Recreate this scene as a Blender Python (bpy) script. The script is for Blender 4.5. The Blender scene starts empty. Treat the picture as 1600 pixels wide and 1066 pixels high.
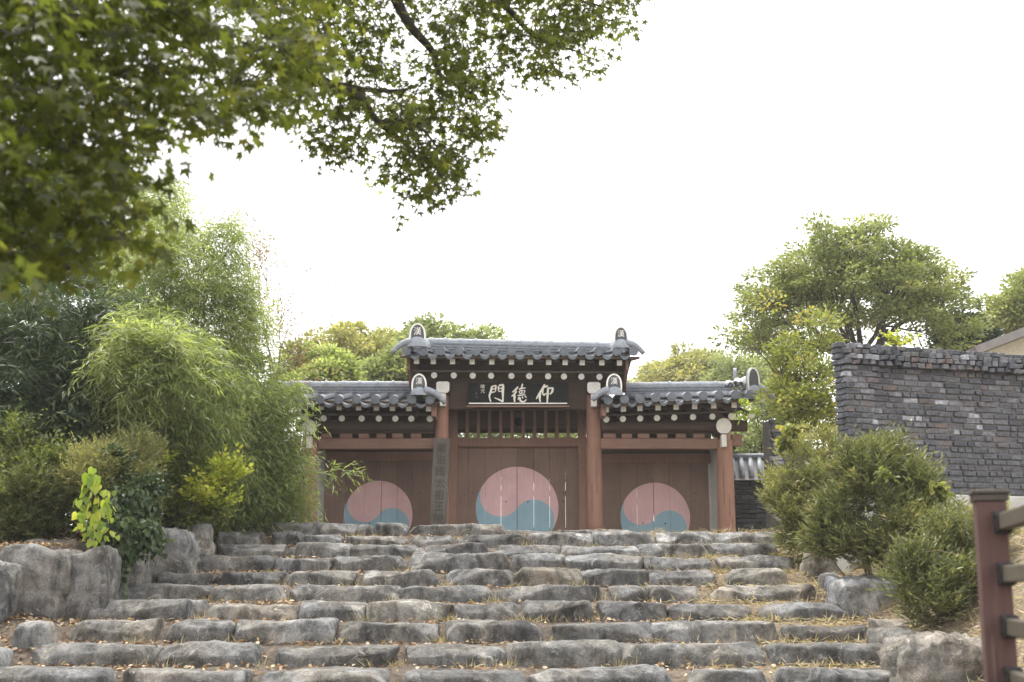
import bpy, bmesh, math, random
import numpy as np
from mathutils import Vector, Matrix, noise

random.seed(7)
RNG = np.random.default_rng(11)
SC = bpy.context.scene
COL = SC.collection
R = math.radians

# ------------------------------------------------------------------ camera, sky, sun, exposure
PITCH = R(10.69)
FPX = 2050.0
CAM = Vector((0.0, 0.0, 1.6))
cam_d = bpy.data.cameras.new('camera')
cam_d.sensor_width = 36.0
cam_d.lens = FPX / 1600.0 * 36.0
cam_d.clip_start = 0.05
cam_d.clip_end = 1500.0
cam_d.dof.use_dof = True
cam_d.dof.focus_distance = 21.0
cam_d.dof.aperture_fstop = 3.4
cam = bpy.data.objects.new('camera', cam_d)
cam.location = CAM
cam.rotation_euler = (math.pi / 2 + PITCH, 0, 0)
COL.objects.link(cam)
SC.camera = cam

SUN_DIR = Vector((-0.12, 0.42, 0.90)).normalized()      # towards the sun behind the cloud
world = bpy.data.worlds.new('World')
SC.world = world
world.use_nodes = True
wn = world.node_tree
for n in list(wn.nodes):
    wn.nodes.remove(n)
wo = wn.nodes.new('ShaderNodeOutputWorld')
wb = wn.nodes.new('ShaderNodeBackground')
sky = wn.nodes.new('ShaderNodeTexSky')
sky.sky_type = 'NISHITA'
sky.sun_disc = False
sky.sun_elevation = math.asin(SUN_DIR.z)
sky.sun_rotation = math.atan2(SUN_DIR.x, SUN_DIR.y)
sky.air_density = 1.0
sky.dust_density = 4.0
wmix = wn.nodes.new('ShaderNodeMix')
wmix.data_type = 'RGBA'
wmix.inputs[0].default_value = 0.9
wmix.inputs[7].default_value = (9.6, 9.5, 9.35, 1)          # even cloud cover
wn.links.new(sky.outputs[0], wmix.inputs[6])
wn.links.new(wmix.outputs[2], wb.inputs[0])
wb.inputs[1].default_value = 0.10
wn.links.new(wb.outputs[0], wo.inputs[0])

sun_d = bpy.data.lights.new('sun', 'SUN')
sun_d.energy = 2.4
sun_d.angle = R(20)
sun_d.color = (1.0, 0.95, 0.87)
sun = bpy.data.objects.new('sun', sun_d)
sun.rotation_euler = SUN_DIR.to_track_quat('Z', 'Y').to_euler()
COL.objects.link(sun)

SC.view_settings.view_transform = 'Standard'
SC.view_settings.look = 'None'
SC.view_settings.exposure = 1.38
SC.view_settings.gamma = 1.0
SC.view_settings.use_curve_mapping = False
SC.cycles.max_bounces = 8
SC.cycles.diffuse_bounces = 4
SC.cycles.transmission_bounces = 6

# ------------------------------------------------------------------ helpers
def P(px, py, Y):
    """point of the place that stands at distance Y and shows at photo pixel px, py"""
    u = (px - 800.0) / FPX
    v = (533.0 - py) / FPX
    d = Vector((u, math.cos(PITCH) - v * math.sin(PITCH), math.sin(PITCH) + v * math.cos(PITCH)))
    return CAM + d * (Y / d.y)

def PX(px, Y):
    return P(px, 700, Y).x

def PZ(py, Y):
    return P(800, py, Y).z

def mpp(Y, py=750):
    """metres per photo pixel at distance Y"""
    return (P(801, py, Y) - P(800, py, Y)).x

def project(p):
    d = p - CAM
    f = d.y * math.cos(PITCH) + d.z * math.sin(PITCH)
    up = -d.y * math.sin(PITCH) + d.z * math.cos(PITCH)
    return (800 + FPX * d.x / f, 533 - FPX * up / f)

def link(name, me, m=None, parent=None, loc=None):
    o = bpy.data.objects.new(name, me)
    COL.objects.link(o)
    if m is not None and me is not None:
        for mm in (m if isinstance(m, (list, tuple)) else [m]):
            me.materials.append(mm)
    if parent is not None:
        o.parent = parent
    if loc is not None:
        o.location = loc
    return o

def tag(o, label=None, cat=None, group=None, kind=None):
    if label: o['label'] = label
    if cat: o['category'] = cat
    if group: o['group'] = group
    if kind: o['kind'] = kind
    return o

def empty(name, loc, label=None, cat=None, group=None, rz=0.0, kind=None):
    o = bpy.data.objects.new(name, None)
    COL.objects.link(o)
    o.location = loc
    o.rotation_euler = (0, 0, rz)
    return tag(o, label, cat, group, kind)

def instance(name, me, parent, loc=(0, 0, 0), rot=(0, 0, 0), scale=(1, 1, 1)):
    o = bpy.data.objects.new(name, me)
    COL.objects.link(o)
    o.parent = parent
    o.location = loc
    o.rotation_euler = rot
    o.scale = scale
    return o

class MB:
    """collects solids into one mesh"""
    def __init__(s):
        s.v = []; s.f = []; s.m = []; s.mi = 0
    def add(s, vs, fs):
        b = len(s.v)
        s.v += [tuple(v) for v in vs]
        s.f += [tuple(i + b for i in f) for f in fs]
        s.m += [s.mi] * len(fs)
    def box(s, x0, x1, y0, y1, z0, z1):
        s.add([(x0,y0,z0),(x1,y0,z0),(x1,y1,z0),(x0,y1,z0),(x0,y0,z1),(x1,y0,z1),(x1,y1,z1),(x0,y1,z1)],
              [(0,3,2,1),(4,5,6,7),(0,1,5,4),(1,2,6,5),(2,3,7,6),(3,0,4,7)])
    def beam(s, a, b, w, h):
        """rectangular bar from a to b; w across, h upright"""
        a = Vector(a); b = Vector(b)
        d = (b - a).normalized()
        up = Vector((0, 0, 1)) if abs(d.z) < .95 else Vector((0, 1, 0))
        x = d.cross(up).normalized(); z = x.cross(d)
        vs = []
        for p in (a, b):
            for i, k in ((-1,-1),(1,-1),(1,1),(-1,1)):
                vs.append(p + x * (i * w / 2) + z * (k * h / 2))
        s.add(vs, [(0,1,2,3),(7,6,5,4),(0,4,5,1),(1,5,6,2),(2,6,7,3),(3,7,4,0)])
    def prism(s, poly, y0, y1):
        """outline in x,z extruded along y (poly given counter-clockwise seen from -y)"""
        n = len(poly)
        vs = [(p[0], y0, p[1]) for p in poly] + [(p[0], y1, p[1]) for p in poly]
        fs = [tuple(range(n)), tuple(range(2 * n - 1, n - 1, -1))]
        fs += [(i, i + n, (i + 1) % n + n, (i + 1) % n) for i in range(n)]
        s.add(vs, fs)
    def tube(s, pts, r0, r1=None, n=6, caps=True, prof=None):
        pts = [Vector(p) for p in pts]
        r1 = r0 if r1 is None else r1
        k = len(pts); vs = []
        ref = Vector((0.13, 0.31, 0.94))
        for i, p in enumerate(pts):
            d = (pts[min(i + 1, k - 1)] - pts[max(i - 1, 0)])
            if d.length < 1e-9: d = Vector((0, 0, 1))
            d.normalize()
            rr = ref if abs(d.dot(ref)) < .97 else Vector((1, 0, 0))
            x = d.cross(rr).normalized(); y = d.cross(x)
            t = i / max(1, k - 1)
            r = (r0 + (r1 - r0) * t) if prof is None else prof[i]
            for j in range(n):
                a = 2 * math.pi * j / n
                vs.append(p + x * (math.cos(a) * r) + y * (math.sin(a) * r))
        fs = []
        for i in range(k - 1):
            for j in range(n):
                fs.append((i*n + j, i*n + (j+1) % n, (i+1)*n + (j+1) % n, (i+1)*n + j))
        if caps:
            fs.append(tuple(range(n - 1, -1, -1)))
            fs.append(tuple(range((k-1)*n, k*n)))
        s.add(vs, fs)
    def mesh(s, name, smooth=False):
        me = bpy.data.meshes.new(name)
        me.from_pydata(s.v, [], s.f)
        if smooth:
            me.polygons.foreach_set('use_smooth', [True] * len(me.polygons))
        if any(s.m):
            me.polygons.foreach_set('material_index', s.m)
        me.update()
        return me
    def build(s, name, m, parent=None, smooth=False, recalc=True):
        me = s.mesh(name, smooth)
        if recalc:
            bm = bmesh.new(); bm.from_mesh(me)
            bmesh.ops.recalc_face_normals(bm, faces=bm.faces)
            bm.to_mesh(me); bm.free()
        return link(name, me, m, parent)

def bevelled(me, w, seg=1):
    bm = bmesh.new(); bm.from_mesh(me)
    bmesh.ops.recalc_face_normals(bm, faces=bm.faces)
    bmesh.ops.bevel(bm, geom=list(bm.edges), offset=w, segments=seg, affect='EDGES', profile=.6)
    bm.to_mesh(me); bm.free()
    return me

def fbm(p, oct=3):
    v = 0; a = 1; f = 1
    for _ in range(oct):
        v += a * noise.noise(p * f); a *= .5; f *= 2.07
    return v

# ------------------------------------------------------------------ materials
class NT:
    def __init__(s, name):
        s.m = bpy.data.materials.new(name)
        s.m.use_nodes = True
        s.t = s.m.node_tree
        s.b = s.t.nodes['Principled BSDF']
        s.out = s.t.nodes['Material Output']
    def n(s, typ, **kw):
        nd = s.t.nodes.new(typ)
        for k, v in kw.items():
            setattr(nd, k, v)
        return nd
    def l(s, a, b):
        s.t.links.new(a, b)
    def pos(s):
        return s.n('ShaderNodeNewGeometry').outputs['Position']
    def noise(s, vec, scale, detail=4, rough=.6, dist=0.0):
        nd = s.n('ShaderNodeTexNoise')
        nd.inputs['Scale'].default_value = scale
        nd.inputs['Detail'].default_value = detail
        nd.inputs['Roughness'].default_value = rough
        nd.inputs['Distortion'].default_value = dist
        s.l(vec, nd.inputs['Vector'])
        return nd.outputs['Fac']
    def ramp(s, fac, stops, interp='LINEAR'):
        nd = s.n('ShaderNodeValToRGB')
        nd.color_ramp.interpolation = interp
        e = nd.color_ramp.elements
        while len(e) < len(stops):
            e.new(.5)
        for k, (p, c) in zip(e, stops):
            k.position = p
            k.color = (c, c, c, 1) if isinstance(c, (int, float)) else (c[0], c[1], c[2], 1)
        s.l(fac, nd.inputs[0])
        return nd.outputs[0]
    def mix(s, fac, a, b, mode='MIX'):
        nd = s.n('ShaderNodeMix', data_type='RGBA', blend_type=mode)
        for sock, v in ((nd.inputs[0], fac), (nd.inputs[6], a), (nd.inputs[7], b)):
            if isinstance(v, (int, float)):
                sock.default_value = v if sock == nd.inputs[0] else (v, v, v, 1)
            elif isinstance(v, (tuple, list)):
                sock.default_value = (v[0], v[1], v[2], 1)
            else:
                s.l(v, sock)
        return nd.outputs[2]
    def math(s, op, a, b=None, clamp=False):
        nd = s.n('ShaderNodeMath', operation=op, use_clamp=clamp)
        for i, v in enumerate((a, b)):
            if v is None: continue
            if isinstance(v, (int, float)): nd.inputs[i].default_value = v
            else: s.l(v, nd.inputs[i])
        return nd.outputs[0]
    def mapping(s, vec, scale):
        nd = s.n('ShaderNodeMapping')
        nd.inputs['Scale'].default_value = scale
        s.l(vec, nd.inputs['Vector'])
        return nd.outputs[0]
    def bump(s, h, strength=.4, dist=.01):
        nd = s.n('ShaderNodeBump')
        nd.inputs['Strength'].default_value = strength
        nd.inputs['Distance'].default_value = dist
        s.l(h, nd.inputs['Height'])
        s.l(nd.outputs[0], s.b.inputs['Normal'])
    def rough(s, v):
        s.b.inputs['Roughness'].default_value = v
    def color(s, c):
        s.l(c, s.b.inputs['Base Color'])

def simple_mat(name, c, rough=.7, var=.25, scale=9.0, bump=.2, stretch=(1, 1, 1), metal=0.0, spec=.4):
    t = NT(name)
    v = t.mapping(t.pos(), stretch)
    n1 = t.noise(v, scale, 5, .65)
    n2 = t.noise(v, scale * 7, 3, .6)
    lo = tuple(x * (1 - var) for x in c); hi = tuple(min(1, x * (1 + var)) for x in c)
    col = t.ramp(n1, [(.3, lo), (.7, hi)])
    col = t.mix(.35, col, t.ramp(n2, [(.3, .6), (.7, 1.25)]), 'MULTIPLY')
    t.color(col); t.rough(rough)
    t.b.inputs['Metallic'].default_value = metal
    t.b.inputs['Specular IOR Level'].default_value = spec
    if bump: t.bump(n2, bump, .004)
    return t.m

def wood_mat(name, c, var=.22, worn=.0, rough=.75, axis='z'):
    """weathered painted timber: grain streaks, faded patches, dark checks"""
    t = NT(name)
    st = {'z': (14, 14, .7), 'x': (.7, 14, 14), 'y': (14, .7, 14)}[axis]
    p = t.pos()
    g = t.noise(t.mapping(p, st), 3.0, 6, .7)
    big = t.noise(p, 1.1, 4, .6)
    oi = t.n('ShaderNodeObjectInfo').outputs['Random']
    lo = tuple(x * (1 - var) for x in c); hi = tuple(x * (1 + var) for x in c)
    col = t.ramp(g, [(.25, lo), (.72, hi)])
    col = t.mix(.6, col, t.ramp(big, [(.3, .72), (.7, 1.2)]), 'MULTIPLY')
    col = t.mix(.5, col, t.ramp(oi, [(0, .78), (1, 1.18)]), 'MULTIPLY')
    if worn:
        w = t.ramp(t.noise(t.mapping(p, tuple(x * .6 for x in st)), 6.0, 5, .7), [(.60, 0.0), (.72, worn)])
        col = t.mix(w, col, (.30, .25, .21))
    chk = t.ramp(t.noise(t.mapping(p, st), 5.5, 3, .5), [(.27, .35), (.33, 1.0)])
    col = t.mix(.8, col, chk, 'MULTIPLY')
    t.color(col); t.rough(rough)
    t.b.inputs['Specular IOR Level'].default_value = .25
    t.bump(g, .35, .006)
    return t.m

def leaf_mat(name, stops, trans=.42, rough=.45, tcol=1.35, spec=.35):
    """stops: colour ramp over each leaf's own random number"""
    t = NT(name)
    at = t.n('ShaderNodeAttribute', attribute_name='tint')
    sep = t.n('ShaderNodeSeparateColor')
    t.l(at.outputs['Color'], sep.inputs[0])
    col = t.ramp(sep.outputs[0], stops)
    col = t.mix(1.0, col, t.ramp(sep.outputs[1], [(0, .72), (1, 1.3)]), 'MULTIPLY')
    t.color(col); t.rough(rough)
    t.b.inputs['Specular IOR Level'].default_value = spec
    tr = t.n('ShaderNodeBsdfTranslucent')
    tc = t.mix(1.0, col, (tcol * 1.05, tcol * 1.1, tcol * .62), 'MULTIPLY')
    t.l(tc, tr.inputs[0])
    mx = t.n('ShaderNodeMixShader')
    mx.inputs[0].default_value = trans
    t.l(t.b.outputs[0], mx.inputs[1]); t.l(tr.outputs[0], mx.inputs[2])
    t.l(mx.outputs[0], t.out.inputs['Surface'])
    return t.m

def stone_mat(name, c_lo, c_hi, stain=.6):
    t = NT(name)
    p = t.pos()
    oi = t.n('ShaderNodeObjectInfo')
    off = t.n('ShaderNodeVectorMath', operation='ADD')
    t.l(p, off.inputs[0])
    cmb = t.n('ShaderNodeCombineXYZ')
    for k in range(3):
        t.l(t.math('MULTIPLY', oi.outputs['Random'], 37.0 + 11 * k), cmb.inputs[k])
    t.l(cmb.outputs[0], off.inputs[1])
    v = off.outputs[0]
    big = t.noise(v, 2.3, 6, .62, .6)
    mid = t.noise(v, 9, 6, .7, .3)
    fine = t.noise(v, 60, 4, .75)
    vor = t.n('ShaderNodeTexVoronoi', feature='F1')
    vor.inputs['Scale'].default_value = 95
    t.l(v, vor.inputs['Vector'])
    col = t.ramp(big, [(.28, c_lo), (.70, c_hi)])
    col = t.mix(.9, col, t.ramp(mid, [(.34, .5), (.5, 1.0), (.66, 1.3)]), 'MULTIPLY')
    col = t.mix(.6, col, t.ramp(fine, [(.36, .5), (.6, 1.3)]), 'MULTIPLY')
    col = t.mix(.6, col, t.ramp(t.noise(t.mapping(v, (2.0, 2.0, .6)), 2.6, 3, .6), [(.42, .55), (.56, 1.15)]), 'MULTIPLY')
    # dark weathering stains, run a little downwards
    st = t.ramp(t.noise(t.mapping(v, (1, 1, .35)), 3.6, 5, .7, .5), [(.50, 1.0), (.64, 1 - stain)])
    col = t.mix(1.0, col, st, 'MULTIPLY')
    # pale lichen
    li = t.ramp(t.noise(v, 6.5, 6, .8, 1.0), [(.57, 0.0), (.66, .6)])
    col = t.mix(li, col, (.44, .43, .405))
    warm = t.ramp(t.noise(v, 1.7, 3, .5), [(.38, (1.06, 1.0, .92)), (.62, (.98, 1.0, 1.03))])
    col = t.mix(1.0, col, warm, 'MULTIPLY')
    col = t.mix(1.0, col, oi.outputs['Color'], 'MULTIPLY')
    t.color(col); t.rough(.88)
    t.b.inputs['Specular IOR Level'].default_value = .25
    h = t.math('ADD', t.math('MULTIPLY', mid, 1.0), t.math('MULTIPLY', fine, .45))
    t.bump(h, .9, .03)
    return t.m
# ------------------------------------------------------------------ palette
M = {}
M['stone'] = stone_mat('step_granite', (.050, .050, .050), (.255, .252, .246))
M['boulder'] = stone_mat('boulder_granite', (.092, .091, .088), (.29, .285, .275), .55)
M['timber'] = wood_mat('red_brown_timber', (.245, .142, .105), .2, .0)
M['timber_x'] = wood_mat('red_brown_timber_beam', (.255, .15, .115), .2, .0, axis='x')
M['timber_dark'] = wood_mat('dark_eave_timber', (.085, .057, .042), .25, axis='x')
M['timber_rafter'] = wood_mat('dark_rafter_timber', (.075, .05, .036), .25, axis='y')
M['column'] = wood_mat('column_timber', (.29, .16, .115), .16, .35)
M['old_board'] = wood_mat('old_grey_board', (.12, .103, .088), .4)
M['white_paint'] = simple_mat('off_white_paint', (.78, .755, .70), .7, .12, 14, .1)
M['plaster'] = simple_mat('grey_white_plaster', (.50, .49, .47), .85, .16, 3.2, .15)
M['tile'] = simple_mat('blue_grey_roof_tile', (.15, .165, .19), .6, .28, 11, .25)
M['tile_edge'] = simple_mat('tile_edge_mortar', (.42, .42, .42), .8, .2, 20, .2)
M['tile_light'] = simple_mat('pale_roof_tile', (.24, .26, .295), .6, .25, 13, .25)
M['ornament_face'] = simple_mat('ornament_dark_face', (.075, .08, .088), .6, .2, 20, .1)
M['plaque'] = simple_mat('plaque_dark_green', (.014, .017, .016), .85, .2, 10, .1, spec=.12)
M['lettering'] = simple_mat('cream_lettering', (.72, .68, .60), .7, .08, 30, .05)
M['ink'] = simple_mat('faded_ink', (.062, .054, .047), .8, .2, 30, .05)
M['faint'] = simple_mat('faint_red_seal', (.07, .055, .05), .8, .2, 30, .05)
M['iron'] = simple_mat('black_iron', (.02, .02, .022), .45, .2, 30, .1, spec=.5)
M['post_paint'] = wood_mat('maroon_fence_timber', (.098, .055, .050), .2, .25)
M['rail_wood'] = wood_mat('olive_rail_timber', (.09, .076, .056), .25, axis='y')
M['cap_dark'] = simple_mat('dark_brown_cap', (.055, .042, .032), .5, .2, 12, .1)
M['concrete'] = simple_mat('pale_concrete', (.47, .455, .42), .9, .12, 4, .3)
M['mortar'] = simple_mat('dark_mortar', (.125, .12, .118), .95, .3, 14, .5)
M['cream_wall'] = simple_mat('cream_render', (.60, .56, .44), .85, .08, 3, .1)
M['fascia'] = simple_mat('grey_fascia', (.19, .175, .165), .6, .15, 4, .1)
M['bark'] = simple_mat('grey_brown_bark', (.075, .06, .05), .9, .35, 9, .6, (1, 1, .4))
M['dark_bark'] = simple_mat('dark_bark', (.045, .036, .03), .9, .35, 12, .6, (1, 1, .4))
M['culm'] = simple_mat('bamboo_culm', (.13, .15, .05), .5, .3, 6, .1, (1, 1, .3))
M['twig'] = simple_mat('dry_twig', (.20, .155, .105), .9, .3, 15, .3)

def brick_mat(name, stops):
    t = NT(name)
    p = t.pos()
    oi = t.n('ShaderNodeObjectInfo').outputs['Random']
    col = t.ramp(oi, stops, 'CONSTANT')
    nz = t.noise(p, 22, 5, .7)
    big = t.noise(p, 3.1, 4, .6)
    col = t.mix(.85, col, t.ramp(nz, [(.30, .42), (.5, .95), (.70, 1.7)]), 'MULTIPLY')
    col = t.mix(.6, col, t.ramp(big, [(.3, .7), (.7, 1.25)]), 'MULTIPLY')
    chip = t.ramp(t.noise(p, 16, 4, .8), [(.66, 0), (.70, .6)])
    col = t.mix(chip, col, (.30, .30, .31))
    t.color(col); t.rough(.8)
    t.bump(nz, .6, .01)
    return t.m
M['brick'] = brick_mat('slate_brick', [(0, (0.057, 0.061, 0.074)), (.14, (0.088, 0.091, 0.104)), (.28, (0.122, 0.124, 0.138)), (.42, (0.070, 0.073, 0.086)),
                                       (.55, (0.105, 0.101, 0.108)), (.68, (0.151, 0.153, 0.169)), (.79, (0.122, 0.105, 0.108)),
                                       (.87, (0.134, 0.099, 0.095)), (.895, (0.080, 0.083, 0.097)), (.955, (0.286, 0.292, 0.324))])
M['brick_black'] = brick_mat('sooty_brick', [(0, (.035, .036, .038)), (.4, (.05, .05, .053)), (.7, (.07, .07, .073)), (.9, (.13, .13, .13))])

def ground_mat():
    t = NT('leafy_earth')
    p = t.pos()
    sx = t.n('ShaderNodeSeparateXYZ'); t.l(p, sx.inputs[0])
    n1 = t.noise(p, 1.3, 5, .6); n2 = t.noise(p, 14, 6, .75); n3 = t.noise(p, 55, 4, .7)
    earth = t.ramp(n2, [(.3, (.055, .043, .035)), (.5, (.105, .085, .07)), (.72, (.21, .18, .15))])
    dry = t.ramp(n2, [(.3, (.11, .085, .058)), (.5, (.21, .168, .12)), (.72, (.36, .30, .225))])
    side = t.math('ADD', t.math('MULTIPLY', sx.outputs[0], .16), t.math('SUBTRACT', n1, .32))
    col = t.mix(t.ramp(side, [(.25, 0), (.75, 1)]), earth, dry)
    col = t.mix(.6, col, t.ramp(n3, [(.3, .5), (.7, 1.4)]), 'MULTIPLY')
    t.color(col); t.rough(.95)
    t.b.inputs['Specular IOR Level'].default_value = .1
    t.bump(t.math('ADD', n2, t.math('MULTIPLY', n3, .6)), .8, .03)
    return t.m
M['ground'] = ground_mat()

# ------------------------------------------------------------------ the lie of the land
ROW_PX = [824, 835, 852, 870, 893, 917, 943, 974, 1011, 1051]
ROW_Y = [21.0 - 1.01 * i for i in range(10)]
ROW_Z = [PZ(p, y) for p, y in zip(ROW_PX, ROW_Y)]

_prof = [(-60, 0.0), (6.5, 0.0), (ROW_Y[9] + .14, ROW_Z[9] - .17)]
for i in range(9, -1, -1):
    _prof.append((ROW_Y[i] + .34, ROW_Z[i] - .055))
    if i > 0:
        _prof.append((ROW_Y[i - 1] + .12, ROW_Z[i] + .0))
_prof += [(22.3, 2.42), (24.0, 2.38), (400, 2.38)]
_py = np.array([a for a, b in _prof]); _pz = np.array([b for a, b in _prof])

def smooth(t):
    t = np.clip(t, 0, 1)
    return t * t * (3 - 2 * t)

def ground_z(X, Y):
    X = np.asarray(X, float); Y = np.asarray(Y, float)
    z = np.interp(Y, _py, _pz)
    lin = np.interp(Y, [-60, 6.5, ROW_Y[9], ROW_Y[0], 22, 400], [0, 0, ROW_Z[9] - .1, ROW_Z[0] - .1, 2.40, 2.38])
    # beside the steps the treads fade into a plain slope
    out = smooth((np.abs(X + .3) - 4.55) / .8)
    z = z * (1 - out) + lin * out
    # left terrace behind the row of boulders
    xb = np.interp(Y, [12, 13.6, 14.9, 15.7, 17.2, 19.2, 20.5], [-12, -8.5, -5.9, -4.95, -4.85, -4.7, -4.9])
    th = np.interp(Y, [12, 15, 18, 21, 24], [1.8, 2.02, 2.3, 2.5, 2.5])
    m = smooth((xb - X) / .4) * smooth((Y - 12) / 1.0)
    z = z * (1 - m) + np.maximum(z, th) * m
    # right bank
    bz = np.interp(Y, [-60, 2, 6, 10, 13, 16.2, 18.5, 21, 400], [0, 0, .9, 1.5, 1.98, 2.48, 2.48, 2.40, 2.40])
    xr = np.interp(Y, [0, 6, 11, 14, 18, 21], [2.0, 2.6, 3.5, 3.75, 3.75, 4.6])
    m = smooth((X - xr) / 1.9)
    z = z * (1 - m) + np.maximum(z, bz) * m
    return z

def gz(x, y):
    return float(ground_z(x, y))

def build_ground():
    xs = np.unique(np.concatenate([np.linspace(-300, -12, 10), np.linspace(-12, -6.5, 12), np.arange(-6.5, 7.5, .11), np.linspace(7.5, 14, 10), np.linspace(14, 300, 10)]))
    ys = np.unique(np.concatenate([np.linspace(-40, 4, 8), np.arange(4, 10.5, .35), np.arange(10.5, 22.5, .085), np.linspace(22.5, 30, 10), np.linspace(30, 500, 10)]))
    Xg, Yg = np.meshgrid(xs, ys)
    Z = ground_z(Xg, Yg)
    near = (np.abs(Xg) < 7.4) & (Yg > 6) & (Yg < 23)
    jit = np.array([[noise.noise(Vector((x * 2.6, y * 2.6, 3.1))) * .03 + noise.noise(Vector((x * 8, y * 8, 1.1))) * .016 if nr else 0
                     for x, y, nr in zip(rx, ry, rn)] for rx, ry, rn in zip(Xg, Yg, near)])
    Z = Z + jit
    ny, nx = Z.shape
    co = np.stack([Xg, Yg, Z], -1).reshape(-1, 3)
    idx = np.arange(nx * ny).reshape(ny, nx)
    q = np.stack([idx[:-1, :-1], idx[:-1, 1:], idx[1:, 1:], idx[1:, :-1]], -1).reshape(-1, 4)
    me = bpy.data.meshes.new('ground')
    me.vertices.add(len(co)); me.vertices.foreach_set('co', co.ravel())
    me.loops.add(q.size); me.loops.foreach_set('vertex_index', q.ravel().astype(np.int32))
    me.polygons.add(len(q)); me.polygons.foreach_set('loop_start', np.arange(0, q.size, 4, dtype=np.int32))
    me.polygons.foreach_set('use_smooth', np.ones(len(q), bool))
    me.update(calc_edges=True)
    tag(link('ground', me, M['ground']), kind='structure')
build_ground()

# ------------------------------------------------------------------ rough stones
def stone_mesh(name, w, d, h, seed, step=.05, k=5.5, rough=.05, cuts=5, flat=.02, taper=.0, bev=2):
    """a split, weathered stone: box grid rounded to a superellipsoid, cut by fracture planes, roughened"""
    rnd = random.Random(seed)
    nx = max(5, min(32, int(w / step))); ny = max(4, min(12, int(d / step))); nz = max(5, min(14, int(h / step * 1.5)))
    ids = {}; V = []
    def vid(i, j, kk):
        key = (i, j, kk)
        if key not in ids:
            ids[key] = len(V)
            V.append((2 * i / nx - 1, 2 * j / ny - 1, 2 * kk / nz - 1))
        return ids[key]
    F = []
    for i in range(nx):
        for j in range(ny):
            F.append((vid(i, j, 0), vid(i, j+1, 0), vid(i+1, j+1, 0), vid(i+1, j, 0)))
            F.append((vid(i, j, nz), vid(i+1, j, nz), vid(i+1, j+1, nz), vid(i, j+1, nz)))
    for i in range(nx):
        for kk in range(nz):
            F.append((vid(i, 0, kk), vid(i+1, 0, kk), vid(i+1, 0, kk+1), vid(i, 0, kk+1)))
            F.append((vid(i, ny, kk), vid(i, ny, kk+1), vid(i+1, ny, kk+1), vid(i+1, ny, kk)))
    for j in range(ny):
        for kk in range(nz):
            F.append((vid(0, j, kk), vid(0, j, kk+1), vid(0, j+1, kk+1), vid(0, j+1, kk)))
            F.append((vid(nx, j, kk), vid(nx, j+1, kk), vid(nx, j+1, kk+1), vid(nx, j, kk+1)))
    half = Vector((w / 2, d / 2, h / 2))
    mn = min(half)
    planes = []
    for c in range(cuts):
        a = Vector((rnd.uniform(-1, 1), rnd.uniform(-1.0, .3), rnd.uniform(-.3, 1.0)))
        a = Vector((a.x, a.y * 1.2, a.z)).normalized()
        sup = abs(a.x) * half.x + abs(a.y) * half.y + abs(a.z) * half.z
        planes.append((a, sup * rnd.uniform(.70, .88)))
    for c in range(bev):                                   # worn upper front edge, broken corners
        a = Vector((rnd.uniform(-.3, .3), rnd.uniform(-.75, -.42), rnd.uniform(.75, .95))).normalized()
        sup = abs(a.x) * half.x * .5 + abs(a.y) * half.y + abs(a.z) * half.z
        planes.append((a, sup - rnd.uniform(.05, .115)))
    for c in range(2):
        a = Vector((rnd.uniform(-.22, .22), -1, rnd.uniform(-.2, .3))).normalized()
        sup = abs(a.x) * half.x * .6 + abs(a.y) * half.y + abs(a.z) * half.z
        planes.append((a, sup - rnd.uniform(.03, .07)))
    for sx in (-1, 1):
        a = Vector((sx * rnd.uniform(.5, .9), rnd.uniform(-.7, .1), rnd.uniform(-.1, .8))).normalized()
        sup = abs(a.x) * half.x + abs(a.y) * half.y + abs(a.z) * half.z
        planes.append((a, sup - rnd.uniform(.05, .14)))
    off = Vector((rnd.uniform(-50, 50), rnd.uniform(-50, 50), rnd.uniform(-50, 50)))
    amp = rough * min(1.0, mn * 4) 
    out = []
    for v in V:
        x, y, z = v
        # rounded box; the rounding radius follows the thickness, not the length
        p = Vector((x * half.x, y * half.y, z * half.z))
        rr = mn * .42
        inner = Vector((max(-half.x + rr, min(half.x - rr, p.x)), max(-half.y + rr, min(half.y - rr, p.y)), max(-half.z + rr, min(half.z - rr, p.z))))
        dl = p - inner
        if dl.length > 1e-6:
            kk = (abs(dl.x) ** 3.2 + abs(dl.y) ** 3.2 + abs(dl.z) ** 3.2) ** (1 / 3.2)
            p = inner + dl * min(1.0, rr / kk)
        if taper:
            p.x *= 1 - taper * (p.z / h + .5); p.y *= 1 - taper * (p.z / h + .5)
        for a, o in planes:
            e = p.dot(a) - o
            if e > 0:
                p = p - a * (e * .92)
        q = p + off
        # low swells of the outline, then finer breakage
        p.z += noise.noise(Vector((q.x * 1.9, q.y * 1.2, off.z))) * h * .11 * (1 if z > -.2 else 0)
        p.y += noise.noise(Vector((q.x * 2.3, off.y, q.z * 2.5))) * amp * 1.0
        n = Vector((x * 1.0, y * 1.0, z * 1.0)).normalized()
        rid = 1 - 2 * abs(noise.noise(q * 5.5))
        p += n * (noise.noise(q * 4.5) * amp * .8 + rid * amp * .35 + (abs(noise.noise(q * 9.5)) - .25) * amp * .9 + noise.noise(q * 21) * amp * .38)
        out.append(p)
    me = bpy.data.meshes.new(name)
    me.from_pydata([tuple(p) for p in out], [], F)
    me.polygons.foreach_set('use_smooth', [True] * len(F))
    me.update()
    return me

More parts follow.
